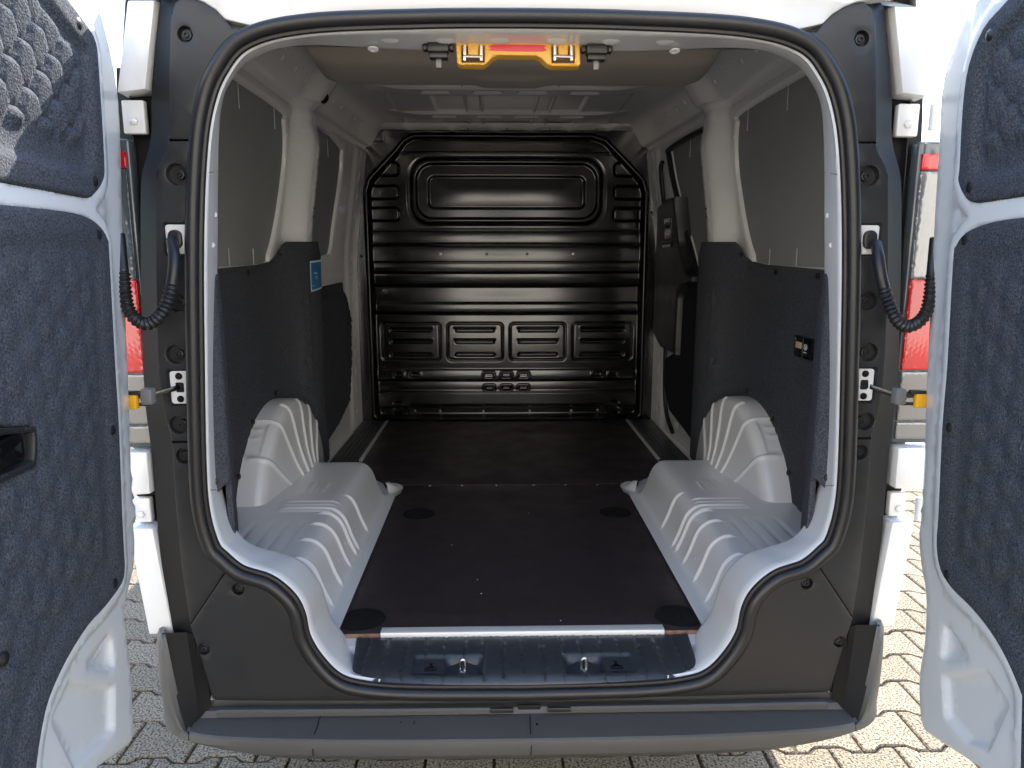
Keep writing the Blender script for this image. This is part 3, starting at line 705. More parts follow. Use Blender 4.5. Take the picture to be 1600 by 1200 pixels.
# ---- bulkhead: one pressed sheet
zb = lambda py: PY(790, py, YB)[2]
xb = lambda px: PY(px, 450, YB)[0]
def pillh(u, v, cx, cy, w_, h_, r, e=.006): return 1-ss(-e, 0, sdrr(u, v, cx, cy, w_, h_, r))
gz = {k: zb(k) for k in (239, 361, 383, 410, 426, 443, 475, 489, 578, 594, 612, 634)}
fr_out = [(xb(p), zb(q)) for p, q in [(650, 208), (925, 208), (945, 215), (965, 236), (1003, 277), (1009, 300), (1010, 652), (574, 652), (573, 300), (579, 277), (617, 236), (634, 215)]]
fr_in = [(xb(p), zb(q)) for p, q in [(655, 220), (918, 220), (935, 226), (954, 245), (992, 285), (998, 302), (1000, 652), (585, 652), (584, 302), (590, 285), (628, 245), (644, 226)]]
def hb(u, v):
    h = np.zeros_like(u); sh = u.shape; uf, vf = u.ravel(), v.ravel()
    di = sdp(uf, vf, fr_in).reshape(sh); do = sdp(uf, vf, fr_out).reshape(sh)
    ins = 1-ss(-.004, .004, di)
    # vertical profile of the middle field
    zs = np.array([.56, .60, gz[634]-.01, gz[634], gz[612], gz[612]+.012, gz[594], gz[594]+.008, gz[578], gz[578]+.008, 1.06, gz[489]-.01, gz[489], gz[475], gz[475]+.012, gz[443]-.022, gz[443], gz[426]-.006, gz[426], gz[410]-.006, gz[410]+.006, gz[383]-.008, gz[383], gz[383]+.012, gz[361], gz[361]+.01, gz[239]-.01, gz[239], 2.2])
    ps = np.array([.0, .002, .006, .018, .020, .012, .012, .022, .022, .014, .014, .016, .002, .004, -.006, -.010, .016, .022, .014, .018, .026, .024, .014, .020, .020, .013, .013, .020, .014])
    h = np.interp(v, zs, ps)
    for k in (361, 410, 426, 489, 594, 612, 239): h -= .006*ridge(v, gz[k], .007)
    bands = [612, 594, 578, 489, 475, 443, 426, 410, 383, 361, 239]
    for a_, b_ in zip(bands[:-1], bands[1:]):
        m0, hl_ = (gz[a_]+gz[b_])/2, (gz[b_]-gz[a_])/2
        amp = .006 if (a_, b_) in ((578, 489), (361, 239)) else .0032
        h += amp*np.clip(1-((v-m0)/hl_)**2, 0, 1)
    # framed window pressing
    cx, cz = xb(792), (zb(244)+zb(355))/2; w1, h1 = xb(941)-xb(643), zb(244)-zb(355)
    d = sdrr(u, v, cx, cz, w1, h1, .11)
    flat = 1-ss(0, .012, d); h = h*(1-flat)+.013*flat
    h += .028*(1-ss(-.030, -.004, d))
    d2 = sdrr(u, v, cx, cz, w1-.082, h1-.082, .085); h -= .020*(1-ss(-.006, .004, d2))
    d3 = sdrr(u, v, cx, cz-.004, xb(911)-xb(673), zb(277)-zb(327), .030); h -= .013*(1-ss(-.008, .004, d3)); h += .012*np.clip(1-((u-cx)/((xb(911)-xb(673))/2))**2, 0, 1)**.5*np.clip(1-((v-cz+.004)/((zb(277)-zb(327))/2))**2, 0, 1)**.7
    for py in (265, 301, 335):
        for sg in (-1, 1):
            c0 = cx+sg*(.672); h += .004*pillh(u, v, c0, zb(py), .22, .066, .022)-.012*np.exp(-(sdrr(u, v, c0, zb(py), .22, .066, .022)/.0042)**2)
    # four louvred panels
    for a, b in ((594, 686), (698, 785), (797, 884), (896, 990)):
        c0, w0 = (xb(a)+xb(b))/2, xb(b)-xb(a); c1 = (zb(505)+zb(562))/2; hh = zb(505)-zb(562)
        d = sdrr(u, v, c0, c1, w0, hh, .022); h -= .008*np.exp(-(d/.0045)**2)
        for q in (516, 534): h += -.012*pillh(u, v, c0, zb(q), w0-.085, .020, .010)+.008*pillh(u, v, c0, zb(q)+.016, w0-.07, .012, .006)
        d = sdrr(u, v, c0, zb(554), w0-.075, .03, .015); h -= .014*(1-ss(-.014, .0, d))*ss(zb(560), zb(552), v)
    for py, xs_ in ((585, (619, 645, 763, 791, 818, 936, 962)), (605, (764, 791, 818))):
        for p in xs_:
            d = sdrr(u, v, xb(p), zb(py), .062, .036, .012); h += .006*np.exp(-(d/.004)**2); h -= .012*(1-ss(-.010, -.006, d)) if p not in (763, 818) or py == 605 else .001*(1-ss(-.01, -.006, d))
    # kick recess with vents at its ends
    d = sdrr(u, v, xb(791), zb(648), xb(950)-xb(632), .13, .03); h -= .018*(1-ss(-.012, 0, d))
    for sg in (-1, 1):
        for q in (628, 637, 646): h -= .010*pillh(u, v, xb(791)+sg*.60, zb(q), .055, .014, .007)
    out = np.zeros_like(u)+.004
    h = (h-.030*(np.abs(u)/.75)**2.2)*ins+out*(1-ins)
    rim_ = np.clip(1-np.abs((do+di)/2)/.020, 0, 1); h = h+.028*(rim_*rim_*(3-2*rim_))
    return h
gx = np.linspace(-.815, .815, 400); gzv = np.unique(np.r_[np.linspace(.545, 2.115, 400), [g+o_ for g in gz.values() for o_ in (-.007, -.004, 0, .004, .007)]])
X_, Z_ = np.meshgrid(gx, gzv, indexing='ij'); Hb = hb(X_, Z_)
bulk = psurf('bulkhead', np.stack([X_, YB-Hb, Z_], 2), 'satin', van, ang=80, label='satin black pressed steel bulkhead with ribbed panels')
def bscrew(px, py, m_='satin', r=.008, pr=.0):
    x, z = xb(px), zb(py); h = float(hb(np.array([[x]]), np.array([[z]]))[0, 0])
    lathe('screw', [(r, -.004), (r*.95, .002), (r*.6, .004), (r*.5, .0045), (r*.4, .002), (.001, .002)], (x, YB-h-pr, z), (0, -1, 0), m_, bulk, n=12)
for p in (620, 690, 761, 823, 894, 964): bscrew(p, 397, 'steel' if p in (690, 894) else 'satin')
for p in (661, 717, 866, 920): bscrew(p, 419, 'satin', .006)
for p in (647, 692, 763, 821, 891): bscrew(p, 201, 'satin', .009)
for p in (643, 684, 754, 829, 896, 939): bscrew(p, 643, 'steel', .008)
for q in (270, 333, 400, 460, 562, 622):
    for p in (566, 1014): bscrew(p, q, 'satin', .009)
sheet('access_cover', rrect(xb(594), zb(214), .10, .062, .006), ypl(YB-.006), 'satin', bulk, step=.03, rim=.003, depth=.006)
psurf('bulkhead_light_stop', [[(x, YB+.03, z) for z in (.3, 2.16)] for x in (-.93, .93)], 'satin', bulk)  # unseen sheet added behind the bulkhead to close off light

# ---- floor
fl = sheet('load_floor', [(-.70, .14), (.70, .14), (.72, .3), (.87, .55), (.87, YB+.02), (-.87, YB+.02), (-.87, .55), (-.72, .3)], lambda u, v, h: np.stack([u, v, h+.548], 1), 'primer', van, step=.2, rim=0, depth=.02)
half = [(.0, .176), (.452, .176), (.466, .205), (.452, .225), (.452, .262), (.462, .30), (.462, .655), (.452, .665), (.452, .69), (.462, .70), (.462, 1.10), (.450, 1.15), (.428, 1.20), (.425, 1.245), (.445, 1.285), (.49, 1.297), (.49, 1.2985), (0, 1.2985)]
board = sheet('floor_board', [(-x, y) for x, y in half[:0:-1]]+half[1:], lambda u, v, h: np.stack([u, v, h+ZF], 1), 'ply', van, step=.12, rim=.0015, depth=.0, estep=.02, label='dark brown film-faced plywood load floor')
half2 = [(0, 1.3005), (.50, 1.3005), (.52, 1.36), (.60, 1.45), (.645, 1.52), (.652, 1.60), (.652, YB-.02), (0, YB-.02)]
board2 = sheet('floor_board', [(-x, y) for x, y in half2[:0:-1]]+half2[1:], lambda u, v, h: np.stack([u, v, h+ZF], 1), 'ply', van, step=.12, rim=.0015, depth=.010, estep=.02, label='dark brown plywood load floor in front of the joint')
for bo_, hl in ((board, half),):
    L = resample([(-x, y) for x, y in hl[:0:-1]]+hl[1:], .02)
    V = [(x, y, ZF-.0015) for x, y in L]+[(x, y, ZF-.012) for x, y in L]; n = len(L)
    obj('plywood_edge', V, [(i, (i+1) % n, n+(i+1) % n, n+i) for i in range(n)], 'plyedge', bo_, smooth=False)
# metal edgings
P = [[(x, y, z) for y, z in [(.169, .548), (.1685, .556), (.171, .5635), (.178, .5655), (.196, .5640), (.1965, .5610)]] for x in np.r_[-.338, -.336, np.linspace(-.33, .33, 8), .342, .344]]
psurf('edge_profile', P, 'alu', board, ang=30, label='bright aluminium edge strip at the tailgate')
for s in (-1, 1):
    rbox('edge_profile', (s*.661, (1.645+YB-.03)/2, .561), (.016, YB-.03-1.645, .006), 'alu', board2, bev=.001)
    for x, y, r in ((.395, .243, .056), (.346, .977, .055)):
        lathe('floor_cap', [(r+.002, .0), (r+.001, .0012), (r*.95, .0016), (r*.90, .0008), (r*.2, .0008), (.004, .0008), (.003, .0018), (.001, .0018)], (s*x+.012*(x < .38), y, ZF), (0, 0, 1), 'cap', board, n=48)
    lathe('floor_cap', [(.045, 0), (.044, .0012), (.01, .001)], (s*.56, 2.33, ZF), (0, 0, 1), 'rubber', board2, n=32)
for p in (672, 722, 776, 834, 884, 934):
    q = PZ(p, 758, ZF); lathe('rivet', [(.0055, 0), (.005, .0012), (.001, .0016)], (q[0], 1.288, ZF), (0, 0, 1), 'steel', board, n=12)
for px_, py_ in ((746, 906), (752, 928), (826, 802), (876, 970), (706, 852)):
    q = PZ(px_, py_, ZF); rbox('dust_chip', (q[0], q[1], ZF+.0008), (.003, .002, .0016), 'whiteprint', board, bev=.0004)
# ribbed treads by the front corners
for s in (-1, 1):
    def ht(u, v): return .003*np.clip(np.sin((u)*2*math.pi/.022), -.4, .7)
    sheet('step_tread', [(s*.672, 1.60), (s*.80, 1.60), (s*.80, YB-.005), (s*.672, YB-.005)], lambda u, v, h: np.stack([u, v, h+.557], 1), 'sill', van, step=.0075, hf=ht, rim=.002, depth=.01, ang=60)

# ---- wheel arches and ledges
for s in (-1, 1):
    yc, z0, R = 1.06, .535, .418
    pf = cr([(.895, R), (.85, R), (.812, R), (.793, R-.003), (.778, R-.012), (.769, R-.030), (.764, R-.06), (.756, R-.12), (.744, R-.19), (.722, .14), (.705, .02)], 7)
    d = np.gradient(pf, axis=0); d /= np.linalg.norm(d, axis=1)[:, None]; nx, nr = d[:, 1], -d[:, 0]       # outwards: towards less x / more r
    if nr[0] < 0: nx, nr = -nx, -nr
    P = []
    cross = np.linspace(0, 1, len(pf))
    for ph in np.linspace(-12, 192, 420):
        k = 0*cross
        for c_, w_, a0, a1 in ((22, 1.5, .12, .62), (44, 1.5, .10, .9), (66, 1.4, .05, .92), (82, 1.4, .2, .92), (100, 1.4, .3, .92), (118, 1.4, .35, .92), (136, 1.4, .4, .92)):
            k = k+.0065*float(ridge(np.array(ph), c_, w_))*ss(a0, a0+.06, cross)*(1-ss(a1-.05, a1, cross))
        k = k-.004*float(ss(45, 47, np.array(ph))-ss(63, 65, np.array(ph)))*ss(.02, .06, cross)*(1-ss(.2, .26, cross))
        k = k+.004*float(np.exp(-((ph-55)/1.2)**2)+np.exp(-((ph-60)/1.2)**2))*(1-ss(.16, .18, cross))
        a = math.radians(ph)
        r = pf[:, 1]+k*nr; x = pf[:, 0]+k*nx
        P.append(np.stack([s*x, yc-math.cos(a)*r, z0+math.sin(a)*r], 1))
    arch = psurf('wheel_arch', P, 'primer', van, ang=60, label='white ribbed steel wheel arch')
    pf = cr([(.895, .700), (.70, .700), (.60, .700), (.565, .699), (.545, .692), (.528, .676), (.517, .655), (.503, .615), (.490, .585), (.480, .571), (.468, .5655), (.440, .5645)], 9)
    pf = np.vstack([pf])
    t = np.r_[0, np.cumsum(np.linalg.norm(np.diff(pf, axis=0), axis=1))]; tt = np.linspace(0, t[-1], 110)
    pf = np.stack([np.interp(tt, t, pf[:, 0]), np.interp(tt, t, pf[:, 1])], 1)
    d = np.gradient(pf, axis=0); d /= np.linalg.norm(d, axis=1)[:, None]; nx, nz = d[:, 1], -d[:, 0]
    P = []
    for y in np.linspace(.125, 1.34, 420):
        F = float(1-ss(1.14, 1.315, np.array(y)))
        ya = np.array(y); k = np.zeros(len(pf))
        for c_, w_, x0 in ((.30, .009, .585), (.415, .009, .60), (.53, .009, .60), (.615, .008, .60), (.655, .008, .72), (.80, .007, .56)):
            k = k+.0065*float(ridge(ya, c_, w_))*ss(x0, x0-.03, pf[:, 0])*ss(.566, .580, pf[:, 1])
        k = k+.005*float(ss(.66, .67, ya)-ss(.96, .99, ya))*0
        for c_ in (.635, .69, .72): k = k+.004*float(ridge(ya, c_, .008))*(ss(.72, .70, pf[:, 0]))*ss(.54, .57, pf[:, 0])
        for xc in (.63, .67): k = k+.004*float(np.exp(-((y-.86)/.05)**4))*np.exp(-(np.abs(np.abs(pf[:, 0]-xc)-.013)/.003)**2)
        # long shallow channels behind the arch
        for xc in (.62, .66, .70, .75): k = k-.004*np.exp(-((pf[:, 0]-xc)/.007)**2)*float(ss(.22, .27, ya)-ss(.52, .57, ya))
        x = pf[:, 0]+k*(-np.abs(nx))*F; z = pf[:, 1]+k*np.abs(nz)
        z = .5645+(z-.5645)*F; x = np.where(z < .7, x+.0*(1-F), x)
        x = x+(1-F)*np.clip(.58-pf[:, 0], 0, .1)*.9; x = np.minimum(x, float(Wb(ya))+.012)
        P.append(np.stack([s*x, np.full(len(x), y), z], 1))
    ledge = psurf('wheel_ledge', P, 'primer', van, ang=60, label='white pressed steel ledge below the wheel arch')
    # flared foot of the ledge in the board notch
    P = []
    for a in np.linspace(-1.15, 1.35, 22):
        for_r = []
        for r, z in ((.0, .592), (.02, .588), (.035, .576), (.045, .568), (.056, .5655), (.066, .5668)): for_r.append((s*(.488-r*math.cos(a)), 1.235+r*1.15*math.sin(a), z))
        P.append(for_r)
    psurf('ledge_foot', P, 'primer', ledge)
    for yy, zz in ((.35, .60), (.48, .61), (.58, .62), (.72, .62), (.85, .63), (.95, .61)):
        lathe('weld_spot', [(.005, 0), (.0042, .0009), (.001, .001)], (s*(.503+(zz-.615)*.38), yy, zz), (-s*.9, 0, .4), 'primer', ledge, n=8)
    rbox('rubber_plug', (s*.80, .395, .712), (.03, .035, .02), 'rubber', ledge, bev=.006)

# ---- carpet linings on the side walls
CP = cr([(.678, .052), (.670, .056), (.659, .064), (.648, .075), (.641, .092), (.643, .125), (.675, .21), (.77, .36), (.835, .47), (.846, .58), (.847, .80), (.846, 1.0), (.842, 1.10), (.825, 1.20), (.795, 1.29), (.770, 1.36), (.760, 1.43), (.762, 1.50), (.775, 1.545)], 10)
cu = np.r_[0, np.cumsum(np.linalg.norm(np.diff(CP, axis=0), axis=1))]
ct = np.gradient(CP, axis=0); ct /= np.linalg.norm(ct, axis=1)[:, None]; cn = np.stack([-ct[:, 1], ct[:, 0]], 1)
def at_y(y, lo=60): k = [i for i in range(len(CP)) if i >= lo]; return float(cu[min(k, key=lambda i: abs(CP[i, 1]-y))])
def cmap(s):
    def f(u, v, h):
        x = np.interp(u, cu, CP[:, 0]); y = np.interp(u, cu, CP[:, 1]); a = np.interp(u, cu, cn[:, 0]); b = np.interp(u, cu, cn[:, 1])
        sg = -1 if cn[100, 0] > 0 else 1
        x = x-Wt(v)*.5*ss(.3, .5, u)
        return np.stack([s*(x+sg*a*h), y+sg*b*h, v], 1)
    return f
U = lambda y: at_y(y)
ur = float(cu[40])
col_ = [(0, 1.452), (.026, 1.452), (.032, 1.43), (.05, 1.415), (U(.5), 1.412), (U(1.05), 1.422), (U(1.15), 1.432), (U(1.19), 1.45), (U(1.215), 1.490), (U(1.24), 1.502), (U(1.45), 1.506), (U(1.47), 1.490), (U(1.535), 1.425), (cu[-1], 1.32), (cu[-1], .60), (.060, .60), (.060, .962), (.048, .965), (.020, .945), (.004, .955), (0, .99)]
def hexh(u, v, p, tilt=0.):
    """hexagonal cells; returns 0..1 plateau and a local coordinate"""
    a = p; r3 = math.sqrt(3)
    best = None
    q = (u*2/3)/a; r = (-u/3+r3/3*v)/a
    x, z = q, r; y = -x-z
    rx, ry, rz = np.round(x), np.round(y), np.round(z)
    dx, dy, dz = np.abs(rx-x), np.abs(ry-y), np.abs(rz-z)
    rx2 = np.where((dx > dy) & (dx > dz), -ry-rz, rx); rz2 = np.where((dz > dy) & ~((dx > dy) & (dx > dz)), -rx-ry, rz)
    cx = a*1.5*rx2; cy = a*r3*(rz2+rx2/2)
    lx, ly = u-cx, v-cy
    d = np.maximum(np.abs(ly)*2/r3, np.abs(lx)+np.abs(ly)/r3)/a      # 1 at the border
    return d, lx, ly, cx, cy
for s in (-1, 1):
    def hc(u, v):
        d, lx, ly, cx, cy = hexh(u, v, .026)
        u0 = U(1.33)
        k = ss(u0-.075, u0-.05, u)*(1-ss(u0-.0, u0+.02, u))*ss(.93, .99, v)*(1-ss(1.34, 1.38, v))
        h = .009*k*(1-ss(.62, .95, d))
        # moulded border below the window and around the arch
        top = np.interp(u, [p[0] for p in col_[:14]], [p[1] for p in col_[:14]])
        h = h-.010*ss(-.055, -.045, v-top)*(1-ss(U(1.17), U(1.22), u))*ss(.09, .14, u)
        h = h+.004*ridge(u, ur, .02)
        y = np.interp(u, cu, CP[:, 1]); da = np.hypot(y-1.06, v-.535); h = h-.006*(1-ss(.455, .465, da))
        return h
    cl = sheet('side_lining', col_, cmap(s), 'carpet', van, step=.016, hf=hc, rim=.005, depth=.008, ang=60, pts=[(u, v) for u in np.linspace(.01, .13, 14) for v in np.linspace(.97, 1.44, 40)], label='charcoal felt lining on the load space wall')
    def onlin(u, v, h=0.): return cmap(s)(np.array([u]), np.array([v]), np.array([h]))[0]
    for u, v in ((.014, 1.438), (.014, 1.150), (.022, .978)):
        lathe('lining_clip', [(.0085, 0), (.008, .003), (.005, .0045), (.001, .005)], onlin(u, v), (0, -1, 0), 'rubber', cl, n=14)
    for u, v in ((U(.62), 1.395), (U(.92), 1.40), (U(1.20), 1.455), (U(1.47), 1.47)):
        p = onlin(u, v, -.008); lathe('lining_clip', [(.010, 0), (.009, .004), (.005, .006), (.001, .0065)], p, (-s, -.2, 0), 'rubber', cl, n=14)
    for a_ in (62, 95, 35):
        y, z = 1.06-.437*math.cos(math.radians(a_)), .535+.437*math.sin(math.radians(a_))
        lathe('lining_clip', [(.010, 0), (.009, .004), (.005, .006), (.001, .0065)], onlin(U(y), z, -.004), (-s, -.2, 0), 'rubber', cl, n=14)
    if s < 0:
        # low front lining, sticker
        fo = [wallpt(p, q, -1, -.02, True) for p, q in [(504, 449), (539, 441), (541, 461), (549, 498), (550, 560), (547, 626), (530, 662), (516, 684)]]
        fo = [(1.46, fo[0][1]+.002)]+fo+[(1.46, .58)]
        def hl(u, v): d, *_ = hexh(u, v, .03); return .0035*(1-ss(.7, .95, d))*(1-ss(1.24, 1.27, v))-.010*ss(1.265, 1.28, v)
        l2 = sheet('front_lining', fo, lambda u, v, h: np.stack([-(Wb(u)-Wt(v)*.5-.020-h), u, v], 1), 'carpet', van, step=.012, hf=hl, rim=.006, depth=.02, ang=60, label='charcoal felt lining in front of the wheel arch')
        lathe('lining_clip', [(.012, 0), (.011, .003), (.001, .004)], (-(float(Wb(np.array(1.72)))-.020), 1.72, 1.29), (1, -.2, 0), 'rubber', l2, n=14)
        # blue sticker near the top corner of the lining
        ua, ub = U(1.36), U(1.495)
        st = sheet('sticker', [(ua, 1.315), (ub, 1.325), (ub, 1.437), (ua, 1.432)], lambda u, v, h: cmap(-1)(u, v, h+.0020), 'whiteprint', cl, step=.02, rim=0, depth=.001, label='blue sticker with white border')
        sheet('sticker_print', [(ua+.005, 1.322), (ub-.005, 1.331), (ub-.005, 1.430), (ua+.005, 1.425)], lambda u, v, h: cmap(-1)(u, v, h+.0026), 'blue', cl, step=.02, rim=0, depth=.0004)
        for v0, l, o_ in ((1.388, .030, .03), (1.384, .036, .03), (1.372, .026, .04), (1.366, .022, .045), (1.338, .016, .012)):
            sheet('sticker_line', [(ua+o_, v0-.0012), (ua+o_+l, v0-.0012), (ua+o_+l, v0+.0012), (ua+o_, v0+.0012)], lambda u, v, h: cmap(-1)(u, v, h+.0031), 'whiteprint', cl, step=.02, rim=0, depth=.0003)
    else:
        # small dark card with a cream field and a round emblem
        uc, vc = U(.63), 1.188
        def cm(o_): return lambda u, v, h: cmap(1)(u, v, h+o_)
        def tl(u, v, h, o_): return cmap(1)(u, v, h+o_)
        cw, ch = .135, .062
        cdp = sheet('card_holder', rrect(uc, vc, cw, ch, .008), cm(.012), 'gloss', cl, step=.02, rim=.003, depth=.012, label='small dark blue-black card with cream field and round emblem')
        sheet('card_field', rrect(uc+.028, vc+.004, .040, .018, .002), cm(.0135), 'cream', cl, step=.01, rim=.0004, depth=.001)
        V = [(uc-.020+.011*math.cos(a), vc+.003+.009*math.sin(a)) for a in np.linspace(0, 2*math.pi, 25)[:-1]]
        sheet('emblem_ring', V, cm(.0135), 'whiteprint', cl, step=.01, holes=[[(uc-.020+.0085*math.cos(a), vc+.003+.007*math.sin(a)) for a in np.linspace(0, 2*math.pi, 25)[:-1]]], rim=.0003, depth=.0008)
        sheet('emblem_mark', [(uc-.016, vc+.008), (uc-.0185, vc+.002), (uc-.016, vc+.001), (uc-.024, vc-.004), (uc-.021, vc+.001), (uc-.0245, vc+.002)], cm(.0135), 'whiteprint', cl, step=.01, rim=.0003, depth=.0008)
        sheet('card_line', [(uc-.028, vc-.014), (uc-.008, vc-.014), (uc-.008, vc-.011), (uc-.028, vc-.011)], cm(.0135), 'whiteprint', cl, step=.01, rim=.0002, depth=.0006)
        sheet('card_seam', [(uc-.001, vc-.029), (uc, vc-.029), (uc, vc+.029), (uc-.001, vc+.029)], cm(.0128), 'grey', cl, step=.01, rim=0, depth=.0006)

# ---- sliding door lining on the right
sw = lambda p, q, o=-.03: wallpt(p, q, 1, o, True)
# lower soft panel
lo_ = [(1.46, 1.30), sw(1089, 436), sw(1072, 446), sw(1062, 470), sw(1056, 545), sw(1036, 560), sw(1034, 600), sw(1042, 642), sw(1062, 668), (1.46, .58)]
lo_[0] = (1.46, lo_[1][1])
slp = sheet('sliding_door_lining', lo_, lambda u, v, h: np.stack([Wb(u)-Wt(v)*.5-.022-h, u, v], 1), 'carpet2', van, step=.02, rim=.012, depth=.02, label='dark lining of the closed sliding door')
up_ = [sw(1032, 325), sw(1045, 311), sw(1059, 307), sw(1061, 330), sw(1067, 382), sw(1075, 420), sw(1086, 433), sw(1086, 440), sw(1070, 446), sw(1065, 462), sw(1060, 555), sw(1036, 542), sw(1025, 520), sw(1029, 400)]
def hu(u, v): return np.zeros_like(u)
upn = sheet('sliding_door_trim', up_, lambda u, v, h: np.stack([Wb(u)-Wt(v)-.050-h, u, v], 1), 'plastic', van, step=.02, rim=.014, depth=.05, label='black hard trim with pull handle on the sliding door')
hd_ = [sw(1039, 340, -.05), sw(1050, 340, -.05), sw(1051, 372, -.05), sw(1040, 374, -.05)]
sheet('pull_handle', hd_, lambda u, v, h: np.stack([Wb(u)-Wt(v)-.056-h, u, v], 1), 'gloss', upn, step=.01, rim=.003, depth=.01)
hb_ = [sw(1037, 377, -.05), sw(1051, 376, -.05), sw(1051, 386, -.05), sw(1038, 387, -.05)]
sheet('pull_handle', hb_, lambda u, v, h: np.stack([Wb(u)-Wt(v)-.062-h, u, v], 1), 'gloss', upn, step=.01, rim=.003, depth=.014)
P3 = smoothpoly(win2R, 6); d_ = [(float(Wb(np.array(y))-Wt(np.array(z)))-.006, y, z) for y, z in P3 if not 1.46 < y < 1.5]
tube('window_seal', d_, .013, 'rubber', walls[1], n=10, closed=True)
# long rubber seal of the sliding door opening
ps = [(float(Wb(np.array(y))-Wt(np.array(z)))-.012, y, z) for y, z in cr([(2.16, 1.90), (2.20, 1.84), (2.20, 1.5), (2.20, 1.1), (2.19, .80), (2.14, .66), (2.02, .585)], 8)]
tube('sliding_door_seal', ps, .011, 'rubber', walls[1], n=10)
rbox('door_label', (float(Wb(np.array(1.85)))-.046, 1.86, .66), (.002, .06, .03), 'whiteprint', slp, bev=.0005)

# ---- body closing panels (underfloor, front)
rbox('underbody', (0, 2.4, .43), (1.46, 4.0, .16), 'dark', van, bev=.01)
psurf('cab_front', [[(x, 4.4, z) for z in (.35, 1.0, 1.86, 2.18)] for x in (-.93, 0, .93)], 'paint', van)

# ================================================================== rear doors
def doorframe(s, hx_, ang):
    e = math.radians(ang-90); Hh = np.array([s*hx_, -.06, 0.]); d = np.array([s*math.sin(e), -math.cos(e), 0]); n = np.array([-s*math.cos(e), -math.sin(e), 0])
    def hit(px, py):
        r = ray(px, py); t = ((Hh-CAM)@n)/(r@n); P = CAM+r*t; return float((P-Hh)@d), float(P[2])
    def hit2(px, py, o_):
        r = ray(px, py); t = ((Hh+n*o_-CAM)@n)/(r@n); P = CAM+r*t; return float((P-Hh)@d), float(P[2])
    hit.off = hit2
    def mp(o_=0.):
        return lambda u, v, h: Hh+u[:, None]*d+(h+o_)[:, None]*n+np.stack([0*u, 0*u, v], 1)
    return hit, mp, d, n, Hh
DO = {}
DP = {-1: dict(hx=.750, ang=84, clips=[(118, 37), (143, 283), (149, 367), (171, 672), (174, 912), (0, 1030)],
    up=[(0, 285), (60, 296), (130, 309), (143, 305), (158, 283), (160, 250), (152, 117), (147, 67), (133, 40), (103, 0)],
    lo=[(0, 320), (83, 328), (130, 337), (153, 353), (165, 373), (168, 400), (177, 567), (183, 667), (188, 800), (191, 860), (192, 887), (187, 913), (160, 950), (133, 980), (100, 1033), (73, 1093), (60, 1150), (53, 1200)],
    ed=[(150, 0), (166, 60), (178, 117), (186, 200), (191, 400), (199, 600), (206, 800), (209, 850), (206, 893), (193, 950), (197, 1000), (203, 1050), (206, 1110), (206, 1150), (195, 1168), (150, 1200)],
    pk=[[(180, 992), (187, 1000), (190, 1040), (182, 1048), (150, 1046), (148, 1040)], [(122, 1065), (190, 1070), (190, 1140), (180, 1155), (130, 1200), (95, 1125)]]),
  1: dict(hx=.772, ang=85, clips=[(1551, 55), (1520, 293), (1513, 375), (1488, 668), (1484, 898)],
    up=[(1600, 307), (1527, 317), (1510, 307), (1500, 283), (1502, 260), (1507, 167), (1517, 100), (1540, 43), (1566, 12)],
    lo=[(1600, 340), (1550, 347), (1513, 362), (1497, 383), (1492, 405), (1483, 567), (1475, 667), (1469, 800), (1466, 850), (1472, 890), (1490, 920), (1520, 950), (1550, 987), (1577, 1033), (1600, 1087)],
    ed=[(1530, 0), (1500, 45), (1483, 95), (1472, 150), (1468, 233), (1462, 333), (1456, 450), (1449, 600), (1446, 700), (1441, 800), (1437, 835), (1440, 880), (1448, 930), (1446, 1000), (1438, 1050), (1438, 1100), (1444, 1137), (1467, 1157), (1533, 1200)],
    pk=[[(1465, 978), (1472, 980), (1500, 1024), (1496, 1030), (1466, 1032), (1460, 1026)], [(1462, 1054), (1530, 1048), (1560, 1095), (1562, 1105), (1532, 1172), (1500, 1160), (1466, 1122)]])}
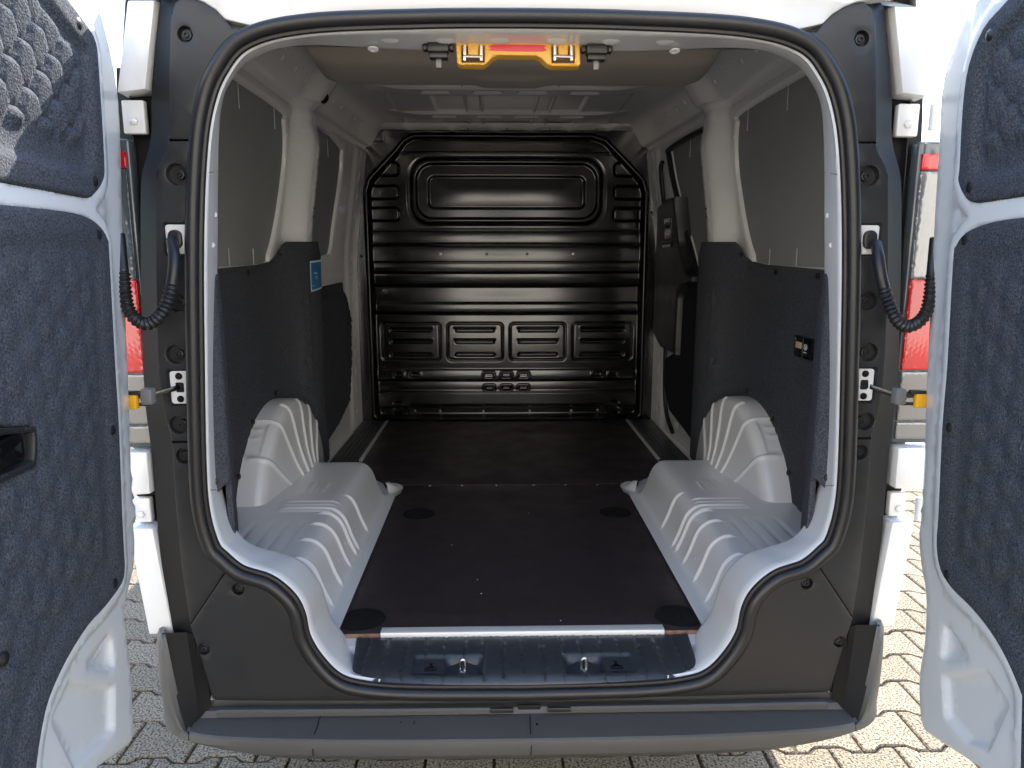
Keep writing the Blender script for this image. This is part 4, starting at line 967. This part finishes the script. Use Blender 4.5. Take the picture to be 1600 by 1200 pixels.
for s in (-1, 1):
    q = DP[s]; hit, mp, dd, nn, Hh = doorframe(s, q['hx'], q['ang'])
    H = lambda L: [hit(*p) for p in L]
    ed = [tuple(p) for p in cr([hit.off(a, b, -.016) for a, b in q['ed']], 3)]; up = [tuple(p) for p in cr(H(q['up']), 3)]; lo_ = [tuple(p) for p in cr(H(q['lo']), 3)]
    te = .66
    zt = max(ed[0][1], up[-1][1])
    tU, tL, tE = max(p[0] for p in up), lo_[-1], ed[-1]
    outline = ed+[(max(ed[-1][0]+.12, .30), ed[-1][1]-.16), (.45, .40), (te, .40), (te, 1.93), (te-.05, 1.955), (.30, 1.955), (max(ed[0][0]+.07, .16), 1.945)]
    upo = up+[(up[-1][0]+.05, up[-1][1]+.018), (up[-1][0]+.12, 1.912), (te-.07, 1.912), (te-.055, 1.89), (te-.055, up[0][1]+.02), (te-.075, up[0][1])]
    loo = lo_+[(lo_[-1][0]+.02, lo_[-1][1]-.12), (lo_[-1][0]+.06, .44), (te-.07, .44), (te-.055, .47), (te-.055, lo_[0][1]-.02), (te-.075, lo_[0][1])]
    pk = [[hit(*p) for p in P_] for P_ in q['pk']]
    loA, upA = np.array(loo), np.array(upo)
    def hw(u, v):
        U_ = np.stack([u, v], 1); d1 = np.where(inpoly(U_, loA), 0, dpoly(U_, loA)); d2 = np.where(inpoly(U_, upA), 0, dpoly(U_, upA)); d = np.minimum(d1, d2)
        h = -.012*ss(.022, .034, d)*ss(.0, .05, np.minimum(d1, d2)+.03)
        h = h*np.where((v < .95) | (u < .02), 1, .55)
        for P_ in pk: h = h-.010*(1-ss(-.010, .004, sdp(u, v, P_)))
        e_ = np.where(d1 == 0, dpoly(U_, loA), np.where(d2 == 0, dpoly(U_, upA), 0)); h = np.where((d1 == 0) | (d2 == 0), -.024*ss(.001, .008, e_), h)
        return h
    ring = []
    for P_ in pk:
        c = np.mean(P_, 0)
        for f in (.86, .95, 1.03, 1.1): ring += list(resample(c+(np.array(P_)-c)*f, .008))
    for P_ in (loA, upA):
        R_ = resample(P_, .012); T_ = np.roll(R_, -1, 0)-np.roll(R_, 1, 0); T_ /= np.linalg.norm(T_, axis=1)[:, None]; N_ = np.stack([T_[:, 1], -T_[:, 0]], 1)
        ar = np.sum(R_[:, 0]*np.roll(R_[:, 1], -1)-np.roll(R_[:, 0], -1)*R_[:, 1]); N_ *= 1 if ar > 0 else -1
        for f in (-.008, -.003, .004, .012, .022, .028, .034): ring += list(R_+N_*f)
    door = sheet('rear_door', outline, mp(), 'paint', van, step=.022, hf=hw, rim=.007, depth=.030, ang=55, pts=ring, estep=.012, label='open white rear door lined with charcoal felt')
    # outer skin, a little larger than the inner pressing
    eo = np.array(ed); sk = [(t-.010, z) for t, z in ed]
    sheet('outer_skin', sk+[(max(ed[-1][0]+.12, .30), ed[-1][1]-.17), (.45, .385), (te+.012, .385), (te+.012, 1.945), (te-.05, 1.968), (.30, 1.968), (max(ed[0][0]+.07, .16), 1.955)], mp(-.034), 'paint', door, step=.05, rim=.003, depth=.012, estep=.015)
    # rubber edge near the foot of the door
    lowed = [p for p in ed if p[1] < .74]
    if len(lowed) > 2:
        tube('door_edge_rubber', [Hh+dd*(t-.012)+nn*(-.036)+np.array([0, 0, z]) for t, z in cr(lowed, 5)], .006, 'rubber', door, n=8)
    def hup(u, v):
        dd_, lx, ly, cx, cy = hexh(u-.01, v*.72, .0275)
        b = sdp(u, v, upA); k = 1-ss(-.075, -.05, b)
        tl = .0105*(1-ss(.70, .98, dd_))*(.85+.45*(ly-.6*lx)/.02)
        h = tl*k*ss(up[0][1]+.07, up[0][1]+.10, v)
        h = h+.009*(1-ss(-.048, -.036, b))*0-.012*(1-ss(-.052, -.034, b))
        return h
    pu = sheet('door_lining', upo, mp(.006), 'carpet', door, step=.0075, hf=hup, rim=.007, depth=.010, ang=70, estep=.012, label='upper felt panel with embossed hexagons')
    def hlo(u, v):
        dd_, lx, ly, cx, cy = hexh(u, v*.86, .032)
        b = sdp(u, v, loA); k = (1-ss(-.09, -.06, b))
        h = .0048*(1-ss(.45, 1., dd_))*k
        return h-.005*(1-ss(-.055, -.035, b))
    holes = []
    if s < 0:
        hc_ = [hit(*p) for p in [(-60, 683), (38, 668), (46, 672), (48, 690), (47, 722), (38, 733), (-60, 765)]]
        hc_ = smoothpoly(hc_, 4); holes = [hc_]
    plw = sheet('door_lining', loo, mp(.006), 'carpet', door, step=.011, hf=hlo, rim=.007, depth=.010, ang=70, estep=.012, holes=holes, label='lower felt panel with quilted relief')
    if s < 0:
        hcA = np.array(hc_); c = hcA.mean(0)
        bz = sheet('door_handle', c+(hcA-c)*1.03, mp(.009), 'plastic', door, step=.01, holes=[c+(hcA-c)*np.array([.86, .74])], rim=.003, depth=.022)
        sheet('handle_cup', c+(hcA-c)*1.02, lambda u, v, h: mp()(u, v, h-.004-.016*(1-ss(-.02, -.004, sdp(u, v, c+(hcA-c)*.9)))), 'plastic', door, step=.008, rim=0, depth=.002)
        sheet('handle_lever', rrect(c[0]+.012, c[1], .072, .044, .012), mp(.006), 'gloss', door, step=.008, hf=lambda u, v: -.004*(1-ss(-.02, -.006, sdrr(u, v, c[0]+.012, c[1], .072, .044, .012))), rim=.004, depth=.018)
    for p in q['clips']:
        t, z = hit(*p); lathe('lining_clip', [(.0105, -.006), (.0105, -.002), (.0095, .002), (.006, .0045), (.001, .005)], Hh+dd*t+nn*.004+np.array([0, 0, z]), nn, 'rubber', door, n=16)
    DO[s] = door
# ---- wiring hoses between body and doors
HP = {-1: [(268, 376, -.008), (272, 398, -.034), (271, 428, -.046), (265, 462, -.05), (252, 491, -.052), (231, 506, -.05), (212, 499, -.046), (200, 480, -.042), (195, 452, -.036), (192, 424, -.026), (189, 396, -.016), (186, 366, -.008)],
      1: [(1368, 380, -.008), (1373, 402, -.034), (1377, 432, -.046), (1387, 468, -.05), (1400, 498, -.052), (1416, 510, -.05), (1434, 504, -.046), (1447, 488, -.042), (1453, 464, -.036), (1456, 436, -.026), (1459, 404, -.016), (1462, 372, -.008)]}
for s in (-1, 1):
    P = cr([PY(a, b, y) for a, b, y in HP[s]], 26); L = np.r_[0, np.cumsum(np.linalg.norm(np.diff(P, axis=0), axis=1))]
    f = L/L[-1]; k = ss(.24, .26, f)*(1-ss(.80, .82, f))
    R_ = .0105+k*(.0006+.0016*np.sin(L*2*math.pi/.0085))
    hs = tube('cable_hose', P, R_, 'rubber', van, n=14, label='corrugated black cable hose looping to the door')
    # check strap
    sg = s
    a = PY(276, 606, .004) if s < 0 else PY(1360, 604, .004)
    b = PY(232, 619, -.03) if s < 0 else PY(1404, 619, -.03)
    c = PY(206, 627, -.036) if s < 0 else PY(1438, 625, -.036)
    st = rbox('check_strap', (a+b)/2, (np.linalg.norm(a-b)+.03, .004, .010), 'gloss', van, bev=.001, rot=np.array(Vector(b-a).to_track_quat('X', 'Z').to_matrix()), label='door check strap with yellow clip')
    rbox('strap_block', b, (.022, .022, .032), 'grey', st, bev=.004)
    rbox('strap_frame', (b+c)/2+np.array([0, .004, .006]), (.040, .010, .012), 'plastic', st, bev=.003)
    rbox('strap_frame', (b+c)/2+np.array([0, .004, -.012]), (.030, .010, .006), 'plastic', st, bev=.002)
    rbox('yellow_clip', c+np.array([0, 0, -.001]), (.024, .014, .028), 'brightyellow', st, bev=.003)
    rbox('strap_cap', c+np.array([-.004*s, .002, .016]), (.036, .012, .008), 'plastic', st, bev=.002)
